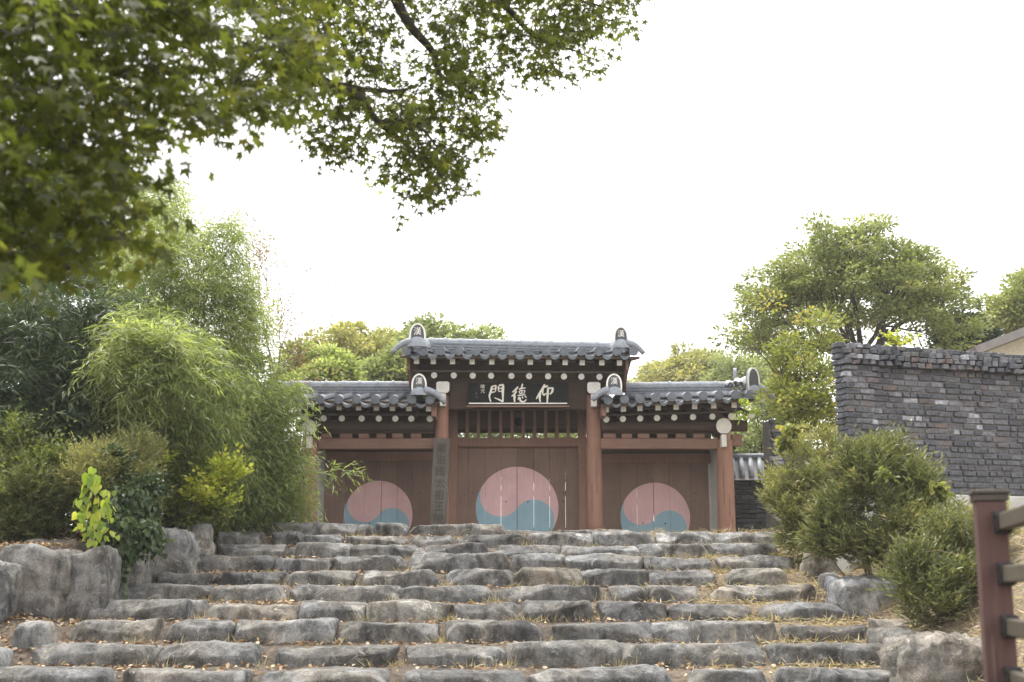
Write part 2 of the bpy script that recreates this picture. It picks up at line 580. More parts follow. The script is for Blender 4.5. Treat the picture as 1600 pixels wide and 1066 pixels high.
STONES = {
 0: [(329,417,820,836),(417,560,818,839),(561,587,820,838),(588,637,818,840),(640,797,820,843),(797,868,829,842),(868,984,828,842)],
 1: [(340,413,831,850),(424,477,832,852),(477,536,836,853),(538,641,838,855),(644,712,838,857),(716,828,836,858),(828,926,834,858),(924,1026,833,857),
     (1025,1113,831,854),(1114,1175,833,853),(1175,1218,831,852),(1219,1240,833,848)],
 2: [(322,341,852,869),(341,453,851,874),(453,466,854,874),(464,549,850,875),(549,651,852,874),(651,667,857,874),(666,766,851,874),(767,874,852,873),
     (874,997,853,875),(997,1101,851,874),(1101,1212,851,875)],
 3: [(281,432,870,898),(433,521,873,898),(521,626,869,897),(626,638,874,896),(636,792,865,896),(792,883,868,896),(883,1005,868,897),(1005,1117,872,899),(1118,1241,871,898)],
 4: [(250,338,896,919),(337,449,895,920),(453,557,894,920),(558,692,891,920),(693,806,892,920),(806,907,889,918),(908,1010,892,920),(1010,1113,892,920),(1133,1230,892,918)],
 5: [(176,334,915,944),(334,455,917,948),(456,625,917,947),(626,774,916,947),(778,942,916,946),(952,1012,918,944),(1010,1094,918,948),(1104,1271,915,951)],
 6: [(144,333,939,973),(331,470,947,976),(470,574,942,978),(575,711,943,978),(712,808,945,977),(808,826,951,976),(818,922,940,980),(930,1036,943,977),
     (1040,1165,946,976),(1181,1325,946,983)],
 7: [(119,268,971,1015),(268,373,973,1012),(373,527,971,1016),(527,686,974,1014),(688,852,974,1016),(853,1015,977,1012),(1016,1210,975,1010),(1218,1353,980,1014)],
 8: [(64,252,1012,1050),(261,416,1011,1053),(436,626,1015,1050),(626,788,1011,1050),(792,966,1007,1051),(968,1196,1008,1050),(1195,1388,1011,1052)],
 9: [(-70,205,1050,1092),(205,396,1052,1092),(398,622,1053,1092),(638,820,1052,1092),(828,1048,1047,1092),(1060,1192,1051,1092),(1195,1386,1049,1092)],
}
TONES = {(5,7):1.3,(4,8):1.2,(6,3):1.28,(3,6):1.15,(3,7):1.12,(2,9):1.2,(2,10):1.25,(1,7):1.3,(1,8):1.45,(1,9):1.2,(1,10):1.3,(1,6):1.25,(2,8):1.12,
         (7,5):.72,(7,7):.74,(6,8):.72,(6,6):.75,(6,4):.8,(8,6):.85,(8,5):.95,(7,6):1.2,(0,4):1.05,(5,4):.85,(5,3):.8,(3,0):.85,(4,1):.85,(8,2):.9,(7,2):1.1,(1,5):.75,
         (6,9):.95,(0,6):1.3,(9,4):1.1}
TINT = {(5,7):(1.06,1.0,.90),(6,3):(1.06,1.0,.89),(4,5):(1.08,1.0,.86),(4,8):(1.05,1,.9),(7,0):(1.05,1.0,.93),(0,4):(1.06,1,.93),(6,1):(1.08,1,.9)}

stairs = tag(empty('stone_stairs', (0, ROW_Y[9], ROW_Z[9]), 'wide flight of rough grey granite steps climbing to the gate', 'stairs'))
for i, row in STONES.items():
    Y = ROW_Y[i]
    for j, (x0, x1, y0, y1) in enumerate(row):
        rnd = random.Random(i * 100 + j)
        Xa, Xb = PX(x0, Y), PX(x1, Y)
        if i in (1,) and j >= 7: pass
        zt = PZ(y0, Y); zb = PZ(y1, Y) - .07
        w = Xb - Xa + .015; h = zt - zb
        d = rnd.uniform(.46, .62) if w > .3 else min(.4, w * 1.6)
        me = stone_mesh('step_stone', w, d, h * 1.04, 1000 + i * 40 + j, cuts=rnd.randint(3, 6), rough=.038)
        o = link('step_stone', me, M['stone'], stairs)
        o.location = Vector(((Xa + Xb) / 2, Y + d / 2 - .03 + rnd.uniform(-.03, .05), (zt + zb) / 2)) - stairs.location
        o.rotation_euler = (rnd.uniform(-.03, .03), rnd.uniform(-.012, .012), rnd.uniform(-.05, .05))
        tn = TONES.get((i, j), rnd.uniform(.86, 1.08)) * 1.0
        tc = TINT.get((i, j), (1, 1, 1))
        o.color = (tn * tc[0], tn * tc[1], tn * tc[2], 1)

def boulder(x0, x1, y0, y1, Y, d, label, seed, tone=1.0, cuts=6, k=3.0, rz=0.0, tint=(1, 1, 1), rough=.055, sink=.12, group='boulders edging the stone steps', rx=0.0, taper=.08):
    Xa, Xb = PX(x0, Y), PX(x1, Y)
    zt = PZ(y0, Y); zb = PZ(y1, Y) - sink
    me = stone_mesh('boulder', Xb - Xa, d, zt - zb, seed, step=.055, rough=rough, cuts=cuts, taper=taper)
    o = link('boulder', me, M['boulder'])
    o.location = ((Xa + Xb) / 2, Y + d / 2, (zt + zb) / 2)
    o.rotation_euler = (rx, 0, rz)
    o.color = (tone * tint[0], tone * tint[1], tone * tint[2], 1)
    tag(o, label, 'boulder', group)
boulder(-70, 20, 886, 960, 14.3, .7, 'grey boulder cut off by the lower left picture edge', 51, .95)
boulder(-2, 118, 855, 958, 14.9, .75, 'broad flat-faced grey boulder second from the left end of the boulder row', 52, .9)
boulder(108, 184, 861, 958, 15.0, .6, 'upright rounded boulder below the hanging dark ivy', 53, .8, taper=.2)
boulder(28, 124, 844, 872, 16.0, .6, 'low brown slab lying behind the boulder row under the left shrubs', 54, .75, tint=(1.1, 1, .9))
boulder(172, 232, 850, 905, 16.6, .5, 'shaded boulder mostly hidden behind the dark ivy', 55, .7)
boulder(216, 302, 828, 895, 17.4, .7, 'large pale wedge-shaped boulder right of the dark ivy', 56, 1.35, cuts=7)
boulder(291, 334, 822, 870, 18.5, .5, 'pale pointed boulder at the left end of the upper steps', 57, 1.5, cuts=7, taper=.3)
boulder(226, 290, 809, 833, 18.9, .55, 'dull flat rock on the terrace beneath the yellowish shrub', 58, .85)
boulder(29, 96, 974, 1007, 13.3, .4, 'small angular grey rock lying in leaf litter at the lower left', 59, 1.1, cuts=7, taper=.3)
boulder(-40, 22, 1017, 1047, 12.3, .4, 'small rounded rock at the very left edge beside the lowest steps', 60, 1.0)
boulder(196, 228, 878, 902, 16.3, .3, 'small pale stone at the foot of the ivy', 61, 1.1)
boulder(1251, 1322, 857, 908, 17.2, .5, 'angular tan boulder in dry grass below the big juniper shrub', 62, 1.2, tint=(1.05, 1, .93), cuts=8, taper=.25)
boulder(1276, 1308, 896, 914, 16.4, .3, 'small pale stone just below the angular tan boulder', 63, 1.3)
boulder(1296, 1402, 902, 966, 15.0, .75, 'pale blue-grey flat-topped boulder left of the lower juniper shrub', 64, 1.6, tint=(.96, 1, 1.06), cuts=6, rx=.12)
boulder(1350, 1412, 970, 1000, 13.6, .5, 'low pale rock between the flat-topped boulder and the corner boulder', 65, 1.25, tint=(1.05, 1, .93))
boulder(1374, 1446, 987, 1045, 12.9, .6, 'tilted grey-tan rock behind the corner boulder', 66, 1.0, tint=(1.04, 1, .94), rz=.4, cuts=7)
boulder(1390, 1600, 1006, 1100, 11.6, .9, 'largest pale brown boulder in the lower right corner behind the fence post', 67, 1.12, tint=(1.06, 1, .93), cuts=8, rough=.12)
boulder(1480, 1640, 1003, 1060, 12.7, .7, 'long grey rock behind the corner boulder beneath the lower juniper', 68, 1.15)
boulder(1222, 1252, 838, 860, 19.6, .35, 'small pale rock at the right end of the top step', 69, 1.3)

# ------------------------------------------------------------------ brick walls
def brick_variants(name, w, d, h, n, m, jit=.006):
    out = []
    for k in range(n):
        rnd = random.Random(900 + k + int(w * 1000))
        mb = MB(); mb.box(-w/2, w/2, -d/2, d/2, -h/2, h/2)
        mb.v = [(x + rnd.uniform(-jit, jit) * 1.5, y + rnd.uniform(-jit, jit) * 1.6, z + rnd.uniform(-jit, jit)) for x, y, z in mb.v]
        me = bevelled(mb.mesh(name), .006)
        me.materials.append(m)
        out.append(me)
    return out

def in_view(p):
    x, y = project(p)
    return -15 < x < 1615 and -15 < y < 1080

def lay(parent, root_mat, items, limit, mat, name='brick'):
    """items: (mesh, loc, rot, scale); the first `limit` in view become parts, the rest one joined part"""
    rest = MB(); n = 0
    for me, loc, rot, scl in items:
        wp = root_mat @ Vector(loc)
        if n < limit and in_view(wp):
            instance(name, me, parent, loc, rot, scl); n += 1
        else:
            mt = Matrix.LocRotScale(Vector(loc), Matrix.Rotation(rot[2], 3, 'Z'), Vector(scl))
            rest.add([mt @ v.co for v in me.vertices], [tuple(p.vertices) for p in me.polygons])
    if rest.v:
        o = rest.build('brickwork', mat, parent); o['kind'] = 'stuff'
    return n

def big_wall():
    Y0 = 17.0
    a = P(1327, 767, Y0)
    yaw = math.atan2(.85, 2.55)
    zt = PZ(534, Y0)
    root = empty('brick_wall', (a.x, a.y, a.z), 'tall dark grey brick wall on a pale concrete footing at the right', 'wall', rz=yaw)
    rm = Matrix.LocRotScale(Vector(root.location), Matrix.Rotation(yaw, 3, 'Z'), None)
    L = 4.7; D = .27; H = zt - a.z
    cap0 = H - .30
    mb = MB(); mb.box(.035, L - .03, .06, D - .03, 0, H - .03); mb.box(.03, .44, .0, .0595, 0, cap0)
    mb.build('mortar_core', M['mortar'], root)
    mb = MB(); mb.box(-.06, L + .1, -.015, D + .06, -1.1, -.012)
    link('concrete_footing', bevelled(mb.mesh('concrete_footing'), .02), M['concrete'], root)
    ch = .0765; bl = .212
    full = brick_variants('brick', bl - .020, .11, ch - .013, 8, M['brick'])
    half = brick_variants('half_brick', bl * .47, .11, ch - .013, 5, M['brick'])
    blk = brick_variants('cap_brick', .106, .17, .063, 6, M['brick'], .011)
    items = []
    rnd = random.Random(5)
    n = int(cap0 / ch)
    ch = cap0 / n
    caps = []
    for r in range(4):                                    # stepped, overhanging top courses
        z = cap0 + .037 + r * .074
        y = -.075 + r * .05 if r else -.03
        y = (-.075, -.085, -.05, .0)[r]
        x = -.03 + (.05 if r % 2 else 0) + r * .02
        while x < L:
            s = rnd.uniform(.82, 1.2)
            w = .106 * s + .020
            caps.append((rnd.choice(blk), (x + w / 2, y + .08 + rnd.uniform(-.014, .014), z + rnd.uniform(-.006, .006)), (0, 0, rnd.uniform(-.08, .08)), (s, 1, rnd.uniform(.9, 1.05))))
            x += w
    for r in range(n - 1, -1, -1):
        z = r * ch + ch / 2
        x = -.0 + (0 if r % 2 else -bl * .25)
        first = True
        while x < L:
            pier = x < .42
            h_ = rnd.random() < (.35 if pier else .22)
            w = bl * .55 if h_ else bl * rnd.uniform(.94, 1.16)
            if first:
                x = 0.0; first = False
                w = bl * (.62 if r % 2 else 1.0); h_ = bool(r % 2)
            me = rnd.choice(half if h_ else full)
            base = bl * .55 if h_ else bl
            yo = (.044 if pier else .10) + rnd.uniform(-.020, .010)
            items.append((me, (x + w / 2, yo, z + rnd.uniform(-.004, .004)), (0, 0, rnd.uniform(-.035, .035)), (w / base, 1, rnd.uniform(.9, 1.0))))
            x += w
    # the end face
    ends = []
    for r in range(n + 4):
        z = r * ch + ch / 2
        for k in range(1):
            ends.append((rnd.choice(full), ((.06 if r < n else .03) + rnd.uniform(-.012, .012), .145 + (.02 if r % 2 else 0), z), (0, 0, math.pi / 2), (.9, 1, .95)))
    vis = [it for it in items if in_view(rm @ Vector(it[1])) and project(rm @ Vector(it[1]))[0] < 1606]
    lay(root, rm, caps[:], 88, M['brick'])
    lay(root, rm, items, 206, M['brick'])
    mbx = MB()
    for me, loc, rot, scl in ends:
        mt = Matrix.LocRotScale(Vector(loc), Matrix.Rotation(rot[2], 3, 'Z'), Vector(scl))
        mbx.add([mt @ v.co for v in me.vertices], [tuple(p.vertices) for p in me.polygons])
    o = mbx.build('end_brickwork', M['brick'], root); o['kind'] = 'stuff'
big_wall()

def tiled_coping(parent, L, D, z, rise=.16, n=7):
    """grey tiles on top of a low wall; local x along, y across"""
    run = MB()
    for k in range(n):
        x = (k + .5) * L / n
        for s in (-1, 1):
            pts = [(x, D / 2 + s * .02, z + rise), (x, D / 2 + s * (D / 2 + .16), z + .03)]
            run.tube(pts, .052, .058, 8)
    run.build('coping_tile_row', M['tile_light'], parent, True)
    bed = MB()
    bed.prism([(-0.01, 0), (L, 0), (L, .01), (-.01, .01)], 0, .01)
    bed = MB()
    y0, y1, ym = -.16, D + .16, D / 2
    vs = [(-.02, y0, z - .03), (L, y0, z - .03), (L, ym, z + rise - .03), (-.02, ym, z + rise - .03), (L, y1, z - .03), (-.02, y1, z - .03)]
    bed.add(vs, [(0, 1, 2, 3), (3, 2, 4, 5), (0, 5, 4, 1), (0, 3, 5), (1, 4, 2)])
    bed.build('coping_bed', M['tile_edge'], parent)
    r = MB(); r.tube([(-.03, ym, z + rise + .05), (L, ym, z + rise + .05)], .06, .06, 8)
    r.build('ridge_tile', M['tile_light'], parent, True)

def dark_wall():
    Y0 = 26.2
    a = P(1141, 836, Y0)
    b = P(1199, 836, Y0)
    ztop = PZ(752, Y0)
    root = empty('courtyard_wall', (a.x, a.y, a.z - .15), 'low sooty brick wall with grey tile coping right of the gate', 'wall', rz=-.12)
    rm = Matrix.LocRotScale(Vector(root.location), Matrix.Rotation(-.12, 3, 'Z'), None)
    L = (b.x - a.x) + 1.4; D = .4; H = ztop - root.location.z
    mb = MB(); mb.box(.03, L, .05, D, 0, H); mb.build('mortar_core', M['mortar'], root)
    v = brick_variants('dark_brick', .24, .11, .075, 5, M['brick_black'], .009)
    items = []; rnd = random.Random(3); n = int(H / .088)
    for r in range(n):
        x = 0 if r % 2 else -.12
        while x < L:
            items.append((rnd.choice(v), (x + .125, .05 + rnd.uniform(-.015, .012), (r + .5) * H / n), (0, 0, rnd.uniform(-.04, .04)), (1, 1, 1)))
            x += .252
    lay(root, rm, items, 200, M['brick_black'])
    tiled_coping(root, L, D, H + .04, .42, 12)
dark_wall()

def pier():
    Y0 = 24.5
    a = P(1206, 712, Y0); zt = PZ(655, Y0); zb = gz(a.x, Y0)
    root = empty('brick_pier', (a.x, Y0, zb), 'slender grey brick pier half hidden by yellow-green foliage right of the gate', 'pier', rz=.15)
    rm = Matrix.LocRotScale(Vector(root.location), Matrix.Rotation(.15, 3, 'Z'), None)
    H = zt - zb; W = .62
    mb = MB(); mb.box(.02, W - .02, .05, .5, 0, H - .01); mb.build('mortar_core', M['mortar'], root)
    v = brick_variants('pier_brick', .20, .11, .07, 5, M['brick'], .009)
    items = []; rnd = random.Random(8); n = int(H / .084)
    for r in range(n):
        for k in range(3):
            x = .1 + k * .205 + (.03 if r % 2 else 0)
            items.append((rnd.choice(v), (x, .05 + rnd.uniform(-.02, .015), (r + .5) * H / n), (0, 0, rnd.uniform(-.05, .05)), (1, 1, 1)))
    lay(root, rm, items, 120, M['brick'])
pier()

def house():
    Y0 = 27.0
    a = P(1523, 541, Y0); b = P(1660, 488, Y0)
    root = empty('house', (b.x, Y0 + 2, 2.4), 'cream house with a sloping grey eave behind the brick wall', 'house')
    o0 = root.location
    dx = (b - a); nrm = Vector((-dx.z, 0, dx.x)).normalized()
    mb = MB()
    p = [a, b + dx * .9, b + dx * .9 + nrm * -.17, a - nrm * .17]
    mb.prism([(q.x - o0.x, q.z - o0.z) for q in reversed(p)][::-1], Y0 - o0.y, Y0 + 5 - o0.y)
    mb.build('roof', M['fascia'], root)
    mb = MB()
    q0 = a + dx * .26 - nrm * .172; q1 = b + dx * .9 - nrm * .172
    poly = [(q0.x, 2.3), (q1.x, 2.3), (q1.x, q1.z), (q0.x, q0.z)]
    mb.prism([(x - o0.x, z - o0.z) for x, z in poly], Y0 + .75 - o0.y, Y0 + 5 - o0.y)
    mb.build('wall', M['cream_wall'], root)
house()

def fence():
    Yp = 4.5
    a = P(1545, 775, Yp)
    zg = gz(a.x, Yp)
    root = empty('timber_fence', (a.x, Yp, zg), 'maroon timber fence post with four olive rails on black brackets in the right corner', 'fence', rz=R(-12.0))
    # local +y looks back along the run; the run comes towards the viewer along -y
    H = a.z - zg
    pw = .098
    second = 1.12
    for k, yy in enumerate((0.0, -second)):
        mb = MB(); mb.box(-pw/2, pw/2, -pw/2, pw/2, -.1, H - .02)
        o = link('post', bevelled(mb.mesh('post'), .006, 2), M['post_paint'], root, (0, yy, 0))
        c = MB()
        c.box(-.056, .056, -.056, .056, H - .02, H + .003)
        c.box(-.061, .061, -.061, .061, H + .0035, H + .018)
        me = c.mesh('post_cap')
        q = link('post_cap', bevelled(me, .003), M['cap_dark'], root, (0, yy, 0))
    zs = [PZ(815, Yp * .975), PZ(897, Yp * .975), PZ(980, Yp * .975), PZ(1062, Yp * .975)]
    for z in zs:
        zz = z - zg
        mb = MB(); mb.box(.012, .050, -second + pw/2 + .02, -pw/2 - .02, zz - .027, zz + .027)
        link('rail', bevelled(mb.mesh('rail'), .004), M['rail_wood'], root)
        for yy in (-pw/2, -second + pw/2):
            s = -1 if yy > -.5 else 1
            b = MB()
            b.box(.002, .058, min(yy, yy + s * .012), max(yy, yy + s * .012), zz - .038, zz + .038)
            b.box(.004, .0115, min(yy + s * .0125, yy + s * .06), max(yy + s * .0125, yy + s * .06), zz - .033, zz + .033)
            b.box(.0505, .056, min(yy + s * .0125, yy + s * .06), max(yy + s * .0125, yy + s * .06), zz - .033, zz + .033)
            br = link('rail_bracket', bevelled(b.mesh('rail_bracket'), .002), M['iron'], root)
            for dz in (-.02, .02):
                s2 = MB(); s2.tube([(.003, yy + s * .035, zz + dz), (-.004, yy + s * .035, zz + dz)], .006, .004, 8)
                s2.build('bolt', M['iron'], br, True)
fence()
# ------------------------------------------------------------------ the gate
YC, YD, YE, YSQ, YRD, YR = 24.5, 25.5, 23.55, 23.78, 24.12, 25.3
ZF = 2.36
gate = tag(empty('wooden_gate', (PX(809, YC), YC, ZF), 'red-brown timber three-bay gate with grey tiled roofs and round red-blue door emblems', 'gate'))
GINV = Matrix.Translation(-Vector(gate.location))

def gp(o, parent=None):
    """put a mesh made in world coordinates under the gate (or under one of its parts)"""
    if parent is None:
        o.parent = gate; o.matrix_parent_inverse = GINV
    else:
        o.parent = parent
    return o
def gb(mb, name, m, parent=None, smooth=False, bev=0):
    me = mb.mesh(name, smooth)
    if bev: bevelled(me, bev)
    else:
        bm = bmesh.new(); bm.from_mesh(me); bmesh.ops.recalc_face_normals(bm, faces=bm.faces); bm.to_mesh(me); bm.free()
    return gp(link(name, me, m), parent)
def gi(name, me, loc, rot=(0, 0, 0), parent=None, scale=(1, 1, 1)):
    o = bpy.data.objects.new(name, me); COL.objects.link(o)
    o.location = loc; o.rotation_euler = rot; o.scale = scale
    return gp(o, parent)
def gbox(name, m, x0, x1, y0, y1, ya, yb, parent=None, bev=.008):
    """x0..x1, y0(top)..y1(bottom) in photo pixels measured on the front face at depth ya"""
    mb = MB(); mb.box(PX(x0, ya), PX(x1, ya), ya, yb, PZ(y1, ya), PZ(y0, ya))
    return gb(mb, name, m, parent, bev=bev)

# columns, on stone bases
def column(px, ytop, wtop, wbot, Y=YC):
    x = PX(px, Y); r0 = mpp(Y, 830) * wbot / 2; r1 = mpp(Y, 620) * wtop / 2
    zt = PZ(ytop, Y)
    k = 9
    pts = [(x, Y, ZF + .12 + (zt - ZF - .12) * i / k) for i in range(k + 1)]
    prof = [r0 + (r1 - r0) * (i / k) ** 1.2 for i in range(k + 1)]
    mb = MB(); mb.tube(pts, r0, r1, 20, True, prof)
    c = gb(mb, 'column', M['column'], smooth=False)
    for p in c.data.polygons:
        p.use_smooth = abs(p.normal.z) < .8
    b = MB(); b.tube([(x, Y, ZF - .1), (x, Y, ZF + .06), (x, Y, ZF + .118)], .27, .21, 14)
    gb(b, 'column_base', M['stone'], c)
    # two long drying checks in the timber
    rnd = random.Random(int(px))
    for a in (-.35, .25):
        zz = rnd.uniform(ZF + .4, ZF + 1.1); ln = rnd.uniform(.4, .8)
        cx = x + math.sin(a) * (r0 + .001); cy = Y - math.cos(a) * (r0 + .0)
        s = MB()
        s.add([(cx - .004, cy - .002, zz), (cx + .004, cy - .002, zz + .05), (cx + .002, cy - .002, zz + ln), (cx - .003, cy - .002, zz + ln * .8),
               (cx - .004, cy + .02, zz), (cx + .004, cy + .02, zz + .05), (cx + .002, cy + .02, zz + ln), (cx - .003, cy + .02, zz + ln * .8)],
              [(0,1,2,3),(7,6,5,4),(0,4,5,1),(1,5,6,2),(2,6,7,3),(3,7,4,0)])
        gb(s, 'crack', M['ink'], c)
    return c
column(484, 690, 26, 29)
column(690, 606, 20, 25)
column(928, 606, 22, 26)
column(1132, 688, 25, 28)
for px in (484, 690, 928, 1132):                    # rear columns carry the rear slope
    column(px, 640, 22, 24, 26.6)

# beam ends painted white at the head of each column
def beam_end(px, y0, y1, w, ys, sw, round_):
    Y = YC - .32
    s = mpp(Y, y0)
    cx = PX(px, Y); zt = PZ(y0, Y); zb = PZ(y1, Y); zs = PZ(ys, Y)
    hw = w * s / 2; h = zt - zb
    poly = []
    if round_:
        for k in range(14):
            a = math.pi * (-0.35 + 1.70 * k / 13)
            poly.append((cx + hw * math.cos(a), (zt + zb) / 2 + h / 2 * math.sin(a)))
    else:
        c = hw * .35
        poly = [(cx + hw * .75, zb), (cx + hw, zb + c), (cx + hw, zt - c * .6), (cx + hw * .7, zt), (cx - hw * .7, zt), (cx - hw, zt - c * .6), (cx - hw, zb + c), (cx - hw * .75, zb)]
    mb = MB(); mb.prism(poly, Y, Y + .7)
    o = gb(mb, 'beam_end', [M['timber_dark']], bev=.006)
    f = MB(); f.prism(poly, Y - .004, Y - .0005)
    f.v = [((x - cx) * .97 + cx, y, (z - (zt + zb) / 2) * .97 + (zt + zb) / 2) for x, y, z in f.v]
    gb(f, 'painted_face', M['white_paint'], o)
    st = MB(); st.box(cx - sw * s / 2, cx + sw * s / 2, Y + .02, Y + .20, zs, zb + .004)
    gb(st, 'bracket_tongue', M['white_paint'], o, bev=.004)
beam_end(691, 596, 614, 21, 634, 9, False)
beam_end(929, 597, 615, 21, 635, 9, False)
beam_end(482, 655, 681, 24, 700, 8, True)
beam_end(1132, 653, 679, 25, 698, 8, True)

# side-bay lintels, blocks, purlins
for (x0, x1, name) in ((497, 680, 'a'), (939, 1121, 'b')):
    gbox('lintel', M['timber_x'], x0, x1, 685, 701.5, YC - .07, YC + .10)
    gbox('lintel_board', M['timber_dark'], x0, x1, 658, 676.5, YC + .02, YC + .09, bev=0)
    w = (x1 - x0)
    rnd = random.Random(x0)
    k = x0 + 4
    while k < x1 - 14:
        bw = rnd.uniform(14, 20)
        gbox('bearing_block', M['timber_x'], k, k + bw, 677.5, 684.4, YC - .06, YC + .08, bev=.005)
        k += bw + rnd.uniform(9, 14)
for x0, x1 in ((462, 678), (940, 1168)):
    mb = MB(); z = PZ(667, YC - .1); mb.tube([(PX(x0, YC), YC - .0, z + .03), (PX(x1, YC), YC - .0, z + .03)], .11, .11, 12)
    gb(mb, 'purlin', M['timber_dark'], smooth=False)
gbox('corner_bracket', M['timber'], 1143.5, 1160, 679, 697, YC - .05, YC + .07)
gbox('corner_bracket', M['timber'], 455, 469, 681, 699, YC - .05, YC + .07)

# centre-bay head: dark beams behind the plaque, lattice transom
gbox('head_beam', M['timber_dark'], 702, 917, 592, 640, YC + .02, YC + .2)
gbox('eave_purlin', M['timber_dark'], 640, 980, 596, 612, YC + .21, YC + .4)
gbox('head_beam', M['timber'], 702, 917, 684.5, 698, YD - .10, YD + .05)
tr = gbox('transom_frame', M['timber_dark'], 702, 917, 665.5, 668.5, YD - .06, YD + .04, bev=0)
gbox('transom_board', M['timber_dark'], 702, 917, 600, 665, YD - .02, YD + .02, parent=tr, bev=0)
k = 712.0
while k < 912:
    gbox('transom_bar', M['timber'], k - 2.6, k + 2.6, 641, 684.2, YD - .095, YD - .061, parent=tr, bev=.003)
    k += 17.6
# faint round emblem on the transom
mb = MB(); cx, cz = PX(810, YD - .1), PZ(659, YD - .1)
mb.prism([(cx + .075 * math.cos(a * math.pi / 10), cz + .085 * math.sin(a * math.pi / 10)) for a in range(20)], YD - .125, YD - .096)
gb(mb, 'emblem', M['plaque'], tr)

# ---- emblem paint: red over blue, on brown boards
def emblem_mat(name, cx, cz, r, rot, red, blue, brown):
    t = NT(name)
    p = t.pos()
    s = t.n('ShaderNodeSeparateXYZ'); t.l(p, s.inputs[0])
    dx = t.math('SUBTRACT', s.outputs[0], cx); dz = t.math('SUBTRACT', s.outputs[2], cz)
    ca, sa = math.cos(rot), math.sin(rot)
    # axis u points right and down along the emblem's tilt, v upwards across it
    u = t.math('SUBTRACT', t.math('MULTIPLY', dx, ca), t.math('MULTIPLY', dz, sa))
    v = t.math('ADD', t.math('MULTIPLY', dx, sa), t.math('MULTIPLY', dz, ca))
    def dist(a, b):
        return t.math('SQRT', t.math('ADD', t.math('MULTIPLY', a, a), t.math('MULTIPLY', b, b)))
    rad = dist(u, v)
    hl = dist(t.math('ADD', u, r / 2), v)
    hr = dist(t.math('SUBTRACT', u, r / 2), v)
    up = t.math('GREATER_THAN', v, 0.0)
    inl = t.math('LESS_THAN', hl, r / 2)
    inr = t.math('LESS_THAN', hr, r / 2)
    isred = t.math('MULTIPLY', t.math('MAXIMUM', up, inl), t.math('SUBTRACT', 1.0, inr))
    inside = t.math('LESS_THAN', rad, r)
    g = t.noise(t.mapping(p, (14, 14, .6)), 3.0, 6, .7)
    big = t.noise(p, 2.2, 5, .65)
    oi = t.n('ShaderNodeObjectInfo').outputs['Random']
    br = t.ramp(g, [(.25, tuple(c * .82 for c in brown)), (.72, tuple(c * 1.15 for c in brown))])
    br = t.mix(.8, br, t.ramp(oi, [(0, .80), (1, 1.16)]), 'MULTIPLY')
    col = t.mix(isred, blue, red)
    col = t.mix(.35, col, t.ramp(g, [(.25, .75), (.7, 1.12)]), 'MULTIPLY')
    worn = t.ramp(t.noise(t.mapping(p, (9, 9, .9)), 7.0, 5, .8), [(.58, 0), (.72, .55)])
    col = t.mix(worn, col, tuple(c * 1.4 for c in brown))
    out = t.mix(inside, br, col)
    out = t.mix(.5, out, t.ramp(big, [(.3, .78), (.7, 1.15)]), 'MULTIPLY')
    t.color(out); t.rough(.8)
    t.b.inputs['Specular IOR Level'].default_value = .2
    t.bump(g, .3, .005)
    return t.m

RED, BLUE, BROWN = (.62, .40, .40), (.27, .40, .47), (.205, .136, .107)
def doors(bounds, split, ytop, cx, cy, r, rail):
    Yp = YD
    s = mpp(Yp, cy)
    m = emblem_mat('door_paint', PX(cx, Yp), PZ(cy, Yp), r * s, R(36), RED, BLUE, BROWN)
    zt = PZ(ytop, Yp); zb = ZF + .10
    leaves = [[b for b in bounds if b <= split + .1], [b for b in bounds if b >= split - .1]]
    for li, lb in enumerate(leaves):
        x0, x1 = PX(lb[0], Yp), PX(lb[-1], Yp)
        bt = MB()                                   # horizontal battens behind the boards
        for z in (zb + .25, zb + (zt - zb) * .52, zt - .2):
            bt.box(x0 + .02, x1 - .02, Yp + .04, Yp + .09, z - .05, z + .05)
        d = gb(bt, 'door', M['timber'])
        for q0, q1 in zip(lb[:-1], lb[1:]):
            rnd = random.Random(int(q0 * 10))
            g0 = rnd.choice((-.0018, -.001, .0015)) if abs(q0 - split) > .5 else .006
            mb = MB(); mb.box(PX(q0, Yp) + g0, PX(q1, Yp) - .0025, Yp + rnd.uniform(-.007, .005), Yp + .036, zb, zt)
            gb(mb, 'plank', m, d, bev=.007)
        for z in (cy - 11, cy + 2) if False else ():
            pass
        for (sx, sz) in ((lb[0] + (lb[-1] - lb[0]) * (.26 if li == 0 else .74), 770), (lb[0] + (lb[-1] - lb[0]) * (.26 if li == 0 else .74), 783), (split + (-17 if li == 0 else 17), 784 if cx > 700 and cx < 900 else 818)):
            x, z = PX(sx, Yp), PZ(sz, Yp)
            st = MB(); st.tube([(x, Yp + .004, z), (x, Yp - .014, z), (x, Yp - .020, z)], .016, .009, 8)
            gb(st, 'stud', M['iron'], d)
    # head rail over the leaves
    gbox('door_head', M['timber'], bounds[0] - 4, bounds[-1] + 4, rail, ytop + .8, YD - .03, YD + .08)
doors([713.5, 732, 758.5, 783, 807.7, 834, 858.5, 883, 904.5], 807.7, 699.5, 808, 794, 64.5, 697)
doors([508, 540, 570.5, 597, 622, 646, 676], 597, 719, 593, 805, 53.5, 706)
doors([937, 968.5, 994, 1019.5, 1045, 1079, 1106], 1019.5, 723, 1021.5, 809, 54.5, 709)
for (x0, x1) in ((701, 714.5), (903.5, 916)):
    gbox('door_jamb', M['timber'], x0, x1, 641, 850, YD - .12, YD + .06)
for (x0, x1) in ((500, 682), (938, 1112)):
    gbox('shade_backing', M['timber_dark'], x0, x1, 640, 714, YD + .085, YD + .12, bev=0)  # backing sheet added to keep the side-bay heads dark
